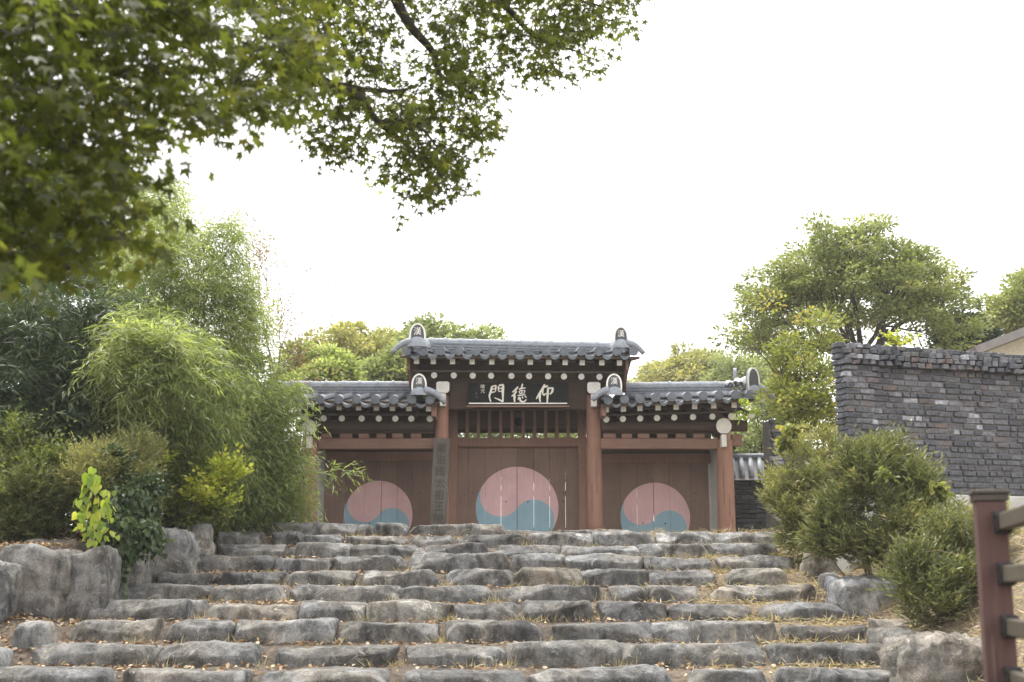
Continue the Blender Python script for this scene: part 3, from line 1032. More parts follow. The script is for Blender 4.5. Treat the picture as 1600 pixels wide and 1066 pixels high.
# whitewashed side returns between the outer columns and the doors
for px, sgn in ((1121.5, 1), (496.5, -1)):
    x = PX(px, YC)
    mb = MB(); mb.box(min(x, x + sgn * .06), max(x, x + sgn * .06), YC + .12, 26.5, ZF + .02, PZ(690, YC))
    gb(mb, 'side_panel', M['plaster'], bev=.004)
mb = MB(); mb.box(PX(496, YC), PX(1122, YC), 26.45, 26.5, PZ(676, 26.4), PZ(640, 26.4)); gb(mb, 'rear_beam', M['timber_dark'])
mb = MB(); mb.box(PX(480, YC), PX(1140, YC), YD - .12, YD + .12, ZF - .05, ZF + .095); gb(mb, 'threshold', M['timber'])

# ---- tiled roofs
def half_ring(r_out, r_in, n=8, lo=0.0, hi=math.pi):
    o = [(r_out * math.cos(lo + (hi - lo) * i / n), r_out * math.sin(lo + (hi - lo) * i / n)) for i in range(n + 1)]
    i_ = [(r_in * math.cos(hi - (hi - lo) * i / n), r_in * math.sin(hi - (hi - lo) * i / n)) for i in range(n + 1)]
    return o + i_
RT = .082
def ring_prism(mb, r_out, r_in, y0, y1, n=8, dz=0.0, flip=1, z0=0.0, y1dz=0.0):
    """half-round tile shell between y0 and y1 (opening down when flip=1, up when -1)"""
    vs = []; fs = []
    for yy, dd in ((y0, 0.0), (y1, y1dz)):
        for rr in (r_out, r_in):
            for i in range(n + 1):
                a = math.pi * i / n
                vs.append((rr * math.cos(a), yy, z0 + dd + flip * rr * math.sin(a)))
    m = n + 1
    for i in range(n):
        fs.append((i, i + 1, m + i + 1, m + i))                                     # front edge
        fs.append((2*m + i, 3*m + i, 3*m + i + 1, 2*m + i + 1))
        fs.append((i, 2*m + i, 2*m + i + 1, i + 1))                                 # outer
        fs.append((m + i, m + i + 1, 3*m + i + 1, 3*m + i))                         # inner
    mb.add(vs, fs)
mb = MB()
ring_prism(mb, RT, RT - .018, .02, .36, 8)
disc = [(RT * 1.02 * math.cos(2 * math.pi * i / 18), RT * 1.02 * math.sin(2 * math.pi * i / 18)) for i in range(18)]
mb.prism(disc, -.012, .018)
mb.prism([(x * .62, z * .62) for x, z in disc], -.02, -.0125)
ME_COVER = mb.mesh('eave_cover_tile')
bm = bmesh.new(); bm.from_mesh(ME_COVER); bmesh.ops.recalc_face_normals(bm, faces=bm.faces); bm.to_mesh(ME_COVER); bm.free()
ME_COVER.materials.append(M['tile'])
def pan_mesh(w):
    mb = MB()
    top = [(w/2 * t, -.035 - .055 * (1 - t * t)) for t in [-1 + 2 * i / 8 for i in range(9)]]
    bot = [(w/2 * t, -.045 - .105 * (1 - abs(t) ** 2.2)) for t in [1 - 2 * i / 8 for i in range(9)]]
    mb.prism((top + bot)[::-1], .0, .028)
    ch = [(x, z + .0) for x, z in top]
    ch2 = [(x, z - .02) for x, z in reversed(top)]
    mb.prism((ch + ch2)[::-1], .0285, .36)
    me = mb.mesh('eave_pan_tile')
    bm = bmesh.new(); bm.from_mesh(me); bmesh.ops.recalc_face_normals(bm, faces=bm.faces); bm.to_mesh(me); bm.free()
    me.materials.append(M['tile'])
    return me

def tiled_roof(name, xa, xb, ya, yb, n, ridge_xa, ridge_xb, zr, rear=True, droop=0.0):
    """eave discs from pixel xa,ya to xb,yb (n of them) at depth YE; ridge at depth YR and height zr"""
    X0, X1 = PX(xa, YE), PX(xb, YE); Z0, Z1 = PZ(ya, YE), PZ(yb, YE)
    sp = (X1 - X0) / (n - 1)
    zr0, zr1 = zr
    slab = MB()
    def zs(x, t): 
        q = (x - X0) / (X1 - X0)
        return (Z0 + (Z1 - Z0) * q) * (1 - t) + (zr0 + (zr1 - zr0) * q) * t
    e = sp * .5
    xs0, xs1 = X0 - e * .7, X1 + e * .7
    vs = []
    for dz in (-.085, -.125):
        for (x, t, yy) in ((xs0, 0, YE + .05), (xs1, 0, YE + .05), (xs1, 1, YR), (xs0, 1, YR), (xs1, 0, 2 * YR - YE - .05), (xs0, 0, 2 * YR - YE - .05)):
            vs.append((x, yy, zs(x, t) + dz))
    slab.add(vs, [(0,1,2,3),(3,2,4,5),(9,8,7,6),(11,10,8,9),(0,6,7,1),(4,10,11,5),(0,3,9,6),(3,5,11,9),(1,7,8,2),(2,8,10,4)])
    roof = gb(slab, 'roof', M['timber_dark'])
    slope = math.atan2((zr0 + zr1 - Z0 - Z1) / 2, YR - YE)
    pan = pan_mesh(sp - RT * 1.2)
    up = MB()
    run = math.hypot(YR - YE, (zr0 + zr1 - Z0 - Z1) / 2)
    courses = 6
    rnd = random.Random(int(xa))
    for k in range(n):
        x = X0 + sp * k; q = k / (n - 1); z = Z0 + (Z1 - Z0) * q
        zz = z + rnd.uniform(-.006, .006)
        gi('eave_tile', ME_COVER, (x + rnd.uniform(-.006, .006), YE + rnd.uniform(-.01, .01), zz), (slope, 0, rnd.uniform(-.02, .02)), roof)
        if k < n - 1:
            gi('eave_pan_tile', pan, (x + sp / 2, YE + .012, z + (Z1 - Z0) / (n - 1) / 2), (slope, rnd.uniform(-.02, .02), 0), roof)
        # higher courses, stepped
        for c in range(courses):
            a = .36 + (run - .36) * c / courses; b = .36 + (run - .36) * (c + 1) / courses + .03
            for side in ((1, -1) if rear else (1,)):
                t0 = MB(); ring_prism(t0, RT * 1.03, RT * .8, a, b, 6, y1dz=-.012)
                t1 = MB()
                w = sp - RT * 1.15
                for (yy0, yy1) in ((a, b),):
                    tp = [(w/2 * t, -.03 - .05 * (1 - t * t)) for t in [-1 + 2 * i / 6 for i in range(7)]]
                    tq = [(xx, zz2 - .022) for xx, zz2 in reversed(tp)]
                    t1.prism((tp + tq)[::-1], yy0, yy1)
                for tb, ox, lift in ((t0, 0, .008), (t1, sp / 2, .012)):
                    if tb is t1 and k == n - 1: continue
                    vs = []
                    for (px_, py_, pz_) in tb.v:
                        fr = (py_ - a) / (b - a)
                        zz3 = pz_ + (1 - fr) * lift
                        yv = py_ * math.cos(slope) - zz3 * math.sin(slope); zv = py_ * math.sin(slope) + zz3 * math.cos(slope)
                        Yw = YE + yv if side == 1 else 2 * YR - (YE + yv)
                        vs.append((x + ox + px_, Yw, z + zv))
                    b0 = len(up.f)
                    up.add(vs, tb.f)
                    if tb is t1: up.m[b0] = 1
    # front edges of the higher courses are pale with old mortar
    o = gb(up, 'roof_tiles', [M['tile'], M['tile_edge']], roof); o['kind'] = 'stuff'
    # ridge of three flat layers and a row of cap tiles
    rx0, rx1 = PX(ridge_xa, YR), PX(ridge_xb, YR)
    def zrg(x):
        q = (x - X0) / (X1 - X0)
        return zr0 + (zr1 - zr0) * q
    za, zb_ = zrg(rx0), zrg(rx1)
    RB = .045 if name != 'centre' else .0
    mb = MB(); q_ = .10
    mb.add([(rx0, YR - q_, za - .16), (rx1, YR - q_, zb_ - .16), (rx1, YR + q_, zb_ - .16), (rx0, YR + q_, za - .16), (rx0, YR - q_, za + RB - .002), (rx1, YR - q_, zb_ + RB - .002), (rx1, YR + q_, zb_ + RB - .002), (rx0, YR + q_, za + RB - .002)],
           [(0,3,2,1),(4,5,6,7),(0,1,5,4),(1,2,6,5),(2,3,7,6),(3,0,4,7)])
    gb(mb, 'ridge_bed', M['tile'], roof)
    for l in range(3):
        hw = .115 - .008 * l + (.006 if l == 1 else 0)
        mb = MB()
        mb.add([(rx0, YR - hw, za + RB + l * .052), (rx1, YR - hw, zb_ + RB + l * .052), (rx1, YR + hw, zb_ + RB + l * .052), (rx0, YR + hw, za + RB + l * .052),
                (rx0, YR - hw, za + RB + l * .052 + .047), (rx1, YR - hw, zb_ + RB + l * .052 + .047), (rx1, YR + hw, zb_ + RB + l * .052 + .047), (rx0, YR + hw, za + RB + l * .052 + .047)],
               [(0,3,2,1),(4,5,6,7),(0,1,5,4),(1,2,6,5),(2,3,7,6),(3,0,4,7)])
        gb(mb, 'ridge_course', M['tile'], roof, bev=.008)
    cap = MB(); 
    ln = .29
    m_ = int((rx1 - rx0) / ln); ln = (rx1 - rx0) / m_
    cap.tube([(0, 0, 0), (ln * .86, 0, 0), (ln * .861, 0, 0), (ln, 0, 0)], .08, .08, 12, True, [.082, .078, .094, .094])
    me = cap.mesh('ridge_cap_tile', True)
    me.polygons.foreach_set('use_smooth', [False] * len(me.polygons))
    me.materials.append(M['tile_light'])
    ry = math.atan2(zb_ - za, rx1 - rx0)
    for k in range(m_):
        gi('ridge_cap_tile', me, (rx0 + ln * k, YR, zrg(rx0 + ln * k) + RB + .165 + rnd.uniform(-.004, .004)), (0, -ry, 0), roof)
    return roof

zc_r = PZ(547, YR), PZ(554.5, YR)
roof_c = tiled_roof('centre', 632, 993, 548.5, 549.5, 14, 648, 984, zc_r)
roof_l = tiled_roof('left_wing', 440, 671, 624, 624.5, 9, 430, 641, (PZ(618.5, YR), PZ(619.5, YR)))
roof_r = tiled_roof('right_wing', 952, 1176, 625, 616, 10, 978, 1146, (PZ(621, YR), PZ(619, YR)))

# gables of the higher centre roof
for px in (641, 977):
    x = PX(px, YC)
    s = 1 if px > 800 else -1
    zlo, zhi, zt = PZ(604, YC), PZ(560, YC - .6), PZ(556, YR)
    prof = [(YC - .66, zhi), (YC - .66, zhi - .22), (YC - .1, zlo), (2 * YR - YC + .1, zlo), (2 * YR - YC + .66, zhi), (YR, zt)]
    mb = MB()
    vs = [(x - .025, a, b) for a, b in prof] + [(x + .025, a, b) for a, b in prof]
    n_ = len(prof)
    mb.add(vs, [tuple(range(n_)), tuple(range(2 * n_ - 1, n_ - 1, -1))] + [(i, i + n_, (i + 1) % n_ + n_, (i + 1) % n_) for i in range(n_)])
    gb(mb, 'gable_board', M['timber'])
x = PX(678, YC - .5)
mb = MB(); mb.box(x - .04, x + .04, YC - .75, YC - .2, PZ(651, YC - .75), PZ(632, YC - .75)); gb(mb, 'gable_board', M['timber'], bev=.006)
x = PX(943, YC - .5)
mb = MB(); mb.box(x - .04, x + .04, YC - .75, YC - .2, PZ(650, YC - .75), PZ(634, YC - .75)); gb(mb, 'gable_board', M['timber'], bev=.006)

# rafters: square flying rafters over round ones, ends painted white
def rafters(xs_sq, ysq, xs_rd, yrd, slope=.20):
    s = mpp(YSQ, 600)
    for i, px in enumerate(xs_sq):
        q = i / (len(xs_sq) - 1); y = ysq[0] + (ysq[1] - ysq[0]) * q
        x, z = PX(px, YSQ), PZ(y, YSQ)
        h = 4.1 * s
        mb = MB(); mb.beam((x, YSQ, z), (x, YSQ + 1.3, z + 1.3 * slope), h * 2, h * 2.1)
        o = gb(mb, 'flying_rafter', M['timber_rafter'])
        ax = Vector((0, 1, slope)).normalized(); q0 = Vector((x, YSQ, z))
        f = MB(); f.beam(q0 - ax * .007, q0 - ax * .0015, h * 2.0, h * 2.1)
        gb(f, 'painted_end', M['white_paint'], o)
    s = mpp(YRD, 600)
    for i, px in enumerate(xs_rd):
        q = i / (len(xs_rd) - 1); y = yrd[0] + (yrd[1] - yrd[0]) * q
        x, z = PX(px, YRD), PZ(y, YRD)
        r = 4.9 * s
        mb = MB(); mb.tube([(x, YRD, z), (x, YRD + 1.2, z + 1.2 * slope * 1.1)], r, r * 1.05, 14)
        o = gb(mb, 'round_rafter', M['timber_rafter'])
        ax = Vector((0, 1, slope * 1.1)).normalized(); q0 = Vector((x, YRD, z))
        f = MB(); f.tube([q0 - ax * .007, q0 - ax * .0015], r * .98, r * .98, 20)
        gb(f, 'painted_end', M['white_paint'], o)
def eave_board(x0, x1, y0, y1, h, Y, m, d=.05):
    a, b = P(x0, y0, Y), P(x1, y1, Y)
    mb = MB(); mb.beam((a.x, Y + d / 2, a.z), (b.x, Y + d / 2, b.z), d, h)
    gb(mb, 'eave_board', m)
rafters([649, 675.5, 706, 737, 768, 799, 829, 858, 884, 911, 942, 970], (564.5, 567), [677, 708, 738, 767, 799, 827, 857, 882, 909.5, 938], (586.5, 589))
rafters([445, 472, 500, 528.5, 559, 587, 612, 638, 669], (635.5, 638.5), [450, 477, 504.5, 533, 564, 591, 617, 642, 671], (653.5, 654.5))
rafters([948, 975, 1001, 1029.5, 1058, 1087, 1117, 1149], (640, 633), [948, 974, 1001, 1027.5, 1054.5, 1084, 1114.5, 1144, 1176], (655.5, 649.5))
for a in ((634, 985, 558, 560, .05, YSQ + .03), (440, 684, 627, 630, .05, YSQ + .03), (940, 1180, 632, 625, .05, YSQ + .03)):
    eave_board(*a, M['timber_dark'])
for a in ((645, 975, 579.5, 582, .035, YRD + .05), (440, 684, 647.5, 648, .035, YRD + .05), (940, 1180, 649, 642.5, .035, YRD + .05)):
    eave_board(*a, M['old_board'], .03)

# ---- ridge-end ornaments: arched plate with pale rim, a character, a domed tile and a drooping horn
def text_mesh(name, s, size):
    cu = bpy.data.curves.new(name, 'FONT')
    cu.body = s; cu.size = size; cu.align_x = 'CENTER'; cu.align_y = 'CENTER'
    cu.extrude = .004; cu.resolution_u = 3
    o = bpy.data.objects.new(name, cu); COL.objects.link(o)
    dg = bpy.context.evaluated_depsgraph_get()
    dg.update()
    me = bpy.data.meshes.new_from_object(o.evaluated_get(dg))
    bpy.data.objects.remove(o); bpy.data.curves.remove(cu)
    # text lies in x,y: stand it up facing -y
    me.transform(Matrix.Rotation(math.pi / 2, 4, 'X'))
    me.name = name
    return me
def arch(w, h, n=12):
    pts = []
    for i in range(n + 1):
        t = i / n
        a = math.pi * t
        x = w / 2 * math.cos(a)
        z = h * (.36 + .64 * (math.sin(a) ** .8)) if 0 < i < n else h * .36
        pts.append((x, z))
    pts = [(w / 2 * .92, 0)] + pts + [(-w / 2 * .92, 0)]
    return pts
def ornament(px, ytop, ybase, w, Y, roof, tail, glyph=True, yaw=0.0, dome=1.0):
    s = mpp(Y, ytop)
    x = PX(px, Y); zt, zb = PZ(ytop, Y), PZ(ybase, Y)
    h = zt - zb
    W = w * s
    def place(mb, name, m, parent, sm=False):
        if yaw:
            c, sn = math.cos(yaw), math.sin(yaw)
            mb.v = [(x + (a - x) * c - (b - Y) * sn, Y + (a - x) * sn + (b - Y) * c, z) for a, b, z in mb.v]
        return gb(mb, name, m, parent, sm)
    out = arch(W, h)
    mb = MB(); mb.prism([(x + a, zb + b) for a, b in out], Y, Y + .05)
    o = place(mb, 'ridge_ornament', M['tile_light'], roof)
    inn = [(a * .80, .0 + b * .93) for a, b in out]
    # pale raised rim as a band between the two outlines
    n = len(out); rim = MB()
    vs = [(x + a, Y - .012, zb + b) for a, b in out] + [(x + a, Y - .012, zb + b) for a, b in inn] + [(x + a, Y - .0005, zb + b) for a, b in out] + [(x + a, Y - .0005, zb + b) for a, b in inn]
    fs = []
    for i in range(n - 1):
        fs += [(i, i+1, n+i+1, n+i), (2*n+i, 3*n+i, 3*n+i+1, 2*n+i+1), (i, 2*n+i, 2*n+i+1, i+1), (n+i, n+i+1, 3*n+i+1, 3*n+i)]
    rim.add(vs, fs)
    place(rim, 'rim', M['white_paint'] if tail != 0 else M['tile_light'], o)
    fc = MB(); fc.prism([(x + a * .985, zb + b * .992) for a, b in inn], Y - .006, Y - .0006)
    place(fc, 'face', M['ornament_face'], o)
    if glyph:
        g = MB(); me = text_mesh('character', '漢', h * .36)
        g.v = [(x + v.co.x, Y - .011 + v.co.y * .5, zb + h * .60 + v.co.z * 1.05) for v in me.vertices]
        g.f = [tuple(p.vertices) for p in me.polygons]; g.m = [0] * len(g.f)
        place(g, 'character', M['white_paint'], o)
    # domed tile at the foot
    d = MB()
    R0 = W * .54 * dome
    rings = 6; seg = 14
    vs = []
    for i in range(rings + 1):
        a = math.pi / 2 * i / rings
        for j in range(seg + 1):
            b = math.pi * j / seg
            vs.append((x + R0 * math.cos(b) * math.cos(a) * 1.05, Y - .02 - R0 * .55 * math.sin(a) , zb - R0 * .25 + R0 * 1.05 * math.sin(b) * math.cos(a) ))
    m_ = seg + 1
    fs = [(i*m_+j, i*m_+j+1, (i+1)*m_+j+1, (i+1)*m_+j) for i in range(rings) for j in range(seg)]
    d.add(vs, fs)
    place(d, 'domed_tile', M['tile_light'], o, True)
    t = MB()
    if glyph: ring_prism(t, R0 * 1.0, R0 * .8, 0, .9, 10)
    t.v = [(x + a, Y + .051 + b, zb - R0 * .3 + c + b * .22) for a, b, c in t.v]
    if glyph: place(t, 'hip_tile', M['tile'], o)
    if tail:
        L = abs(tail) * s; sg = 1 if tail > 0 else -1
        pts = []; prof = []
        for i in range(9):
            q = i / 8
            pts.append((x + sg * (W * .35 + L * q), Y - .02, zb + h * .14 - (L * .62) * q ** 2.2))
            prof.append(.078 - .036 * q)
        mb = MB(); mb.tube(pts, .08, .05, 10, True, prof)
        place(mb, 'horn', M['tile_light'], o, True)
    return o
ornament(650, 505, 539, 26, YE + .02, roof_c, -30, dome=1.15)
ornament(973, 510, 541, 23, YE + .04, roof_c, 27, dome=1.1)
ornament(653.5, 584, 615, 24, YE - .05, roof_l, 33)
ornament(961, 584, 615, 25, YE - .05, roof_r, -25)
ornament(1181, 574, 612, 24, YE + .1, roof_r, 33, glyph=False, yaw=.5)
ornament(1154, 575, 604, 18, YE + 1.5, roof_r, 0, glyph=False, yaw=1.35)
# slipped, broken tiles heaped at the right end of the wing roof
rnd = random.Random(4)
for k in range(9):
    mb = MB(); ring_prism(mb, .075, .055, 0, .34, 6)
    me = mb.mesh('loose_tile'); me.materials.append(M['tile_edge'] if k % 3 else M['tile_light'])
    gi('loose_tile', me, (PX(1137 + k * 4.2, YE + .5), YE + .35 + rnd.uniform(-.1, .15), PZ(603 + abs(k - 4) * 1.0, YE + .5)), (rnd.uniform(.1, .5), rnd.uniform(-.2, .2), rnd.uniform(-.9, .2)), roof_r)

# ------------------------------------------------------------------ name plaque hung under the eave
def ribbon(mb, pts, w, y, ox, oz, s, th=.012):
    """one brush stroke: a tapering ribbon through pts (photo-crop units), thick th"""
    pts = [Vector((p[0] * s + ox, 0, -p[1] * s + oz)) for p in pts]
    # refine
    fine = []
    n = len(pts)
    for i in range(n - 1):
        p0 = pts[max(i - 1, 0)]; p1 = pts[i]; p2 = pts[i + 1]; p3 = pts[min(i + 2, n - 1)]
        for k in range(4):
            t = k / 4
            fine.append(.5 * ((2 * p1) + (-p0 + p2) * t + (2 * p0 - 5 * p1 + 4 * p2 - p3) * t * t + (-p0 + 3 * p1 - 3 * p2 + p3) * t ** 3))
    fine.append(pts[-1])
    N = len(fine); L = []; Rr = []
    for i, p in enumerate(fine):
        d = fine[min(i + 1, N - 1)] - fine[max(i - 1, 0)]
        d.normalize()
        nn = Vector((-d.z, 0, d.x))
        t = i / (N - 1)
        ww = w * s * .5 * (.62 + .38 * math.sin(math.pi * min(1, t * 1.15 + .12))) * (.72 if i in (0, N - 1) else 1)
        L.append(p + nn * ww); Rr.append(p - nn * ww)
    poly = [(q.x, q.z) for q in L] + [(q.x, q.z) for q in reversed(Rr)]
    # quads front, sides
    vs = [(a, y, b) for a, b in poly] + [(a, y + th, b) for a, b in poly]
    m = 2 * N
    fs = [(i, i + 1, m - 2 - i, m - 1 - i) for i in range(N - 1)]
    fs += [(i, i + m, (i + 1) % m + m, (i + 1) % m) for i in range(m)]
    mb.add(vs, fs)

def plaque():
    Y = 24.13
    a, b = P(731, 599, Y), P(888, 634, Y)
    cx = (a.x + b.x) / 2
    root = empty('name_plaque', (cx, Y, b.z), 'dark green-black name plaque with three cream brush characters under the centre eave', 'plaque')
    root.rotation_euler = (R(4), 0, 0)
    W = b.x - a.x; H = a.z - b.z
    mb = MB(); mb.box(-W/2, W/2, 0, .05, 0, H)
    link('board', bevelled(mb.mesh('board'), .006), M['plaque'], root)
    mb = MB(); mb.box(-W/2 + .02, W/2 - .02, -.035, -.001, .028, .052)
    link('moulding', bevelled(mb.mesh('moulding'), .004), M['white_paint'], root)
    mb = MB(); mb.box(-W/2 - .02, W/2 + .02, -.05, .05, -.028, -.001)
    link('ledge', bevelled(mb.mesh('ledge'), .004), M['timber_x'], root)
    # crop units: 8.883 per photo pixel, origin of the crop at photo (720, 580)
    s = mpp(Y, 615) / 8.883
    ox = PX(720, Y) - cx; oz = PZ(580, Y) - b.z
    chars = [
      [([(1160,188),(1125,255),(1078,325),(1042,392)],24), ([(1098,305),(1088,370),(1098,438)],28), ([(1205,212),(1158,225),(1128,252)],22),
       ([(1138,240),(1128,300),(1146,342)],22), ([(1140,345),(1180,312)],20), ([(1190,248),(1276,236)],22), ([(1270,236),(1262,292),(1228,330)],26), ([(1206,240),(1198,350),(1192,456)],26)],
      [([(790,222),(744,275),(708,298)],22), ([(772,284),(728,335),(698,356)],20), ([(744,335),(738,385),(742,436)],26),
       ([(852,180),(842,220),(826,262)],18), ([(800,258),(850,244),(895,240)],17), ([(806,282),(845,277),(884,274)],13), ([(806,284),(812,318)],13), ([(884,274),(876,314)],13),
       ([(810,318),(845,314),(878,312)],12), ([(843,277),(841,314)],11), ([(784,346),(840,340),(892,334)],15), ([(806,364),(796,384),(788,404)],17),
       ([(818,372),(822,418),(868,432),(904,400)],21), ([(846,360),(852,374),(858,388)],16), ([(884,350),(894,362),(904,378)],16)],
      [([(428,214),(412,290),(392,355),(412,434)],26), ([(424,222),(456,212),(486,202)],17), ([(484,206),(478,250),(474,292)],19), ([(428,258),(452,254),(472,250)],13),
       ([(424,302),(448,298),(472,292)],14), ([(522,206),(556,198),(584,188)],20), ([(518,214),(516,250),(520,290)],19), ([(524,250),(552,245),(574,242)],13),
       ([(524,290),(550,285),(574,281)],14), ([(582,190),(578,300),(580,430)],30), ([(584,432),(530,404),(462,376)],19)],
    ]
    for ch in chars:
        mb = MB()
        for q, (pts, w) in enumerate(ch):
            ribbon(mb, pts, w * 1.2, -.013 - .0007 * q, ox, oz, s)
        link('character', mb.mesh('character'), M['lettering'], root)
    for g, (gx, gy) in zip('晴元', ((297, 225), (300, 287))):
        me = text_mesh('small_character', g, 62 * s)
        me.materials.clear(); me.materials.append(M['lettering'])
        instance('small_character', me, root, (ox + gx * s, -.006, oz - gy * s))
    for gx, gy in ((210, 318), (216, 368)):
        mb = MB(); r = 15 * s
        c = (ox + gx * s, oz - gy * s)
        mb.prism([(c[0] + r * a, c[1] + r * b) for a, b in ((1, -.8), (1, 1), (-.9, 1), (-1, -.9))], -.004, -.0005)
        link('seal', mb.mesh('seal'), M['faint'], root)
plaque()

def signboard():
    Y = YC - .30
    top, bot = P(690, 684, Y), P(683.5, 838, Y)
    root = empty('upright_signboard', (bot.x, Y, ZF), 'weathered grey upright signboard with faded ink characters against the left centre column', 'sign')
    s = mpp(Y, 760)
    lean = math.atan2(top.x - bot.x, top.z - ZF)
    root.rotation_euler = (R(-1.5), lean, 0)
    H = top.z - ZF; W = 26 * s
    mb = MB(); mb.box(-W/2, W/2, 0, .045, 0, H)
    link('board', bevelled(mb.mesh('board'), .005), M['old_board'], root)
    for i, g in enumerate('駕洛國太祖王陵'):
        me = text_mesh('character', g, 17 * s)
        me.materials.clear(); me.materials.append(M['ink'])
        instance('character', me, root, (.0, -.004, H - .20 - i * 18.3 * s), (0, 0, 0), (1.0, .7, .95))
signboard()
# ------------------------------------------------------------------ foliage
SHAPES = {
 # (along, across, lift) ; faces
 'lance': ([(0, 0, 0), (.32, .5, .12), (1, 0, -.10), (.32, -.5, .12)], [(0, 3, 2), (0, 2, 1)]),
 'oval': ([(0, 0, 0), (.28, .42, .1), (.68, .40, .06), (1, 0, -.12), (.68, -.40, .06), (.28, -.42, .1)], [(0, 3, 2, 1), (0, 5, 4, 3)]),
 'heart': ([(.05, 0, 0), (-.08, .28, .1), (.2, .55, .12), (.6, .38, .04), (1, 0, -.2), (.6, -.38, .04), (.2, -.55, .12), (-.08, -.28, .1)], [(0, 4, 3, 2, 1), (0, 7, 6, 5, 4)]),
 'needle': ([(0, .5, 0), (0, -.5, 0), (1, 0, 0)], [(0, 1, 2)]),
}
def _maple():
    pol = [(-100, .50), (-74, .30), (-48, .80), (-24, .40), (0, 1.0), (24, .40), (48, .80), (74, .30), (100, .50)]
    v = [(0, 0, 0)] + [(r * math.cos(R(a)), r * math.sin(R(a)), -.16 * r * r + (.05 if r < .5 else 0)) for a, r in pol]
    return v, [(0, i, i + 1) for i in range(1, 9)]
SHAPES['maple'] = _maple()

def nrm(a):
    return a / np.maximum(np.linalg.norm(a, axis=-1, keepdims=True), 1e-9)

def leaves(name, C, D, L, W, shape, m, parent=None, roll=.6, flat=True, clump=None):
    """N leaves as one foliage mesh: base points C, directions D, lengths L, widths W"""
    C = np.asarray(C, float); N = len(C)
    D = nrm(np.asarray(D, float) + RNG.normal(0, .02, (N, 3)))
    up = np.tile(np.array([0, 0, 1.0]), (N, 1)) if flat else nrm(RNG.normal(0, 1, (N, 3)))
    S = np.cross(D, up); bad = np.linalg.norm(S, axis=1) < .05
    S[bad] = np.array([1.0, 0, 0]); S = nrm(S)
    Nn = np.cross(S, D)
    a = RNG.normal(0, roll, N)[:, None]
    S2 = S * np.cos(a) + Nn * np.sin(a); N2 = np.cross(S2, D)
    T, F = SHAPES[shape]; T = np.array(T)
    L = np.broadcast_to(L, (N,)); W = np.broadcast_to(W, (N,))
    V = (C[:, None, :] + D[:, None, :] * (L[:, None] * T[None, :, 0])[..., None] + S2[:, None, :] * (W[:, None] * T[None, :, 1])[..., None]
         + N2[:, None, :] * ((W if shape in ('maple', 'heart', 'oval') else W)[:, None] * T[None, :, 2])[..., None])
    nv = len(T)
    co = V.reshape(-1, 3)
    base = (np.arange(N) * nv)[:, None]
    loops = np.concatenate([np.array(f) for f in F])
    li = (base + loops[None, :]).ravel()
    cnt = np.array([len(f) for f in F]); st1 = np.concatenate([[0], np.cumsum(cnt)[:-1]])
    st = ((np.arange(N) * len(loops))[:, None] + st1[None, :]).ravel()
    me = bpy.data.meshes.new(name)
    me.vertices.add(len(co)); me.vertices.foreach_set('co', co.ravel().astype(np.float32))
    me.loops.add(len(li)); me.loops.foreach_set('vertex_index', li.astype(np.int32))
    me.polygons.add(len(st)); me.polygons.foreach_set('loop_start', st.astype(np.int32))
    me.update(calc_edges=True)
    r1 = RNG.random(N)
    if clump is not None:
        r1 = np.clip(.55 * np.asarray(clump) + .45 * r1, 0, 1)
    colr = np.stack([r1, RNG.random(N), RNG.random(N), np.ones(N)], -1)
    at = me.color_attributes.new('tint', 'FLOAT_COLOR', 'POINT')
    at.data.foreach_set('color', np.repeat(colr, nv, axis=0).ravel().astype(np.float32))
    return link(name, me, m, parent)

def rnd_dirs(n):
    return nrm(RNG.normal(0, 1, (n, 3)))

def sprays(p0, d, ln, k, droop, side=.7, down=.3, jitter=.25):
    """drooping twigs with k leaves along each; returns leaf bases, directions, spray index"""
    M_ = len(p0)
    t = np.linspace(.12, 1, k)[None, :] + RNG.uniform(-.05, .05, (M_, k))
    ln = np.broadcast_to(ln, (M_,))
    P_ = p0[:, None, :] + d[:, None, :] * (ln[:, None] * t)[..., None]
    P_[..., 2] -= (droop * ln)[:, None] * t ** 2
    tan = np.repeat(d[:, None, :], k, 1) * 1.0
    tan[..., 2] -= 2 * droop * t
    tan = nrm(tan)
    hx = np.cross(tan, np.array([0, 0, 1.0])); hx = nrm(hx)
    sg = np.where(np.arange(k) % 2 == 0, 1.0, -1.0)[None, :, None]
    ax = tan * .8 + hx * sg * side + RNG.normal(0, jitter, (M_, k, 3))
    ax[..., 2] -= down
    idx = np.repeat(np.arange(M_), k)
    return P_.reshape(-1, 3), nrm(ax.reshape(-1, 3)), idx

def lobe_points(lobes, n):
    """points in the outer part of ellipsoids: lobes = (centre, radii, weight)"""
    w = np.array([l[2] for l in lobes], float); w /= w.sum()
    which = RNG.choice(len(lobes), n, p=w)
    c = np.array([l[0] for l in lobes])[which]; r = np.array([l[1] for l in lobes])[which]
    d = rnd_dirs(n)
    rad = RNG.uniform(.45, 1.0, n) ** .5
    rad *= 1 + np.array([.34 * noise.noise(Vector((q[0] * 2.3 + k * 7, q[1] * 2.3, q[2] * 2.3))) + .22 * noise.noise(Vector((q[0] * 6 + k * 3, q[1] * 6, q[2] * 6))) for q, k in zip(d, which)])
    return c + d * r * rad[:, None], d, which

def px_lobe(px, py, rx, ry, Y, thick, w=None):
    s = mpp(Y, py)
    c = P(px, py, Y)
    return (np.array(c), np.array([rx * s, thick, ry * s]), w if w else rx * ry * 1.0)

def clump_noise(Pts, sc=1.2, off=0.0):
    return np.array([.5 + .75 * noise.noise(Vector((p[0] * sc + off, p[1] * sc, p[2] * sc))) for p in Pts])

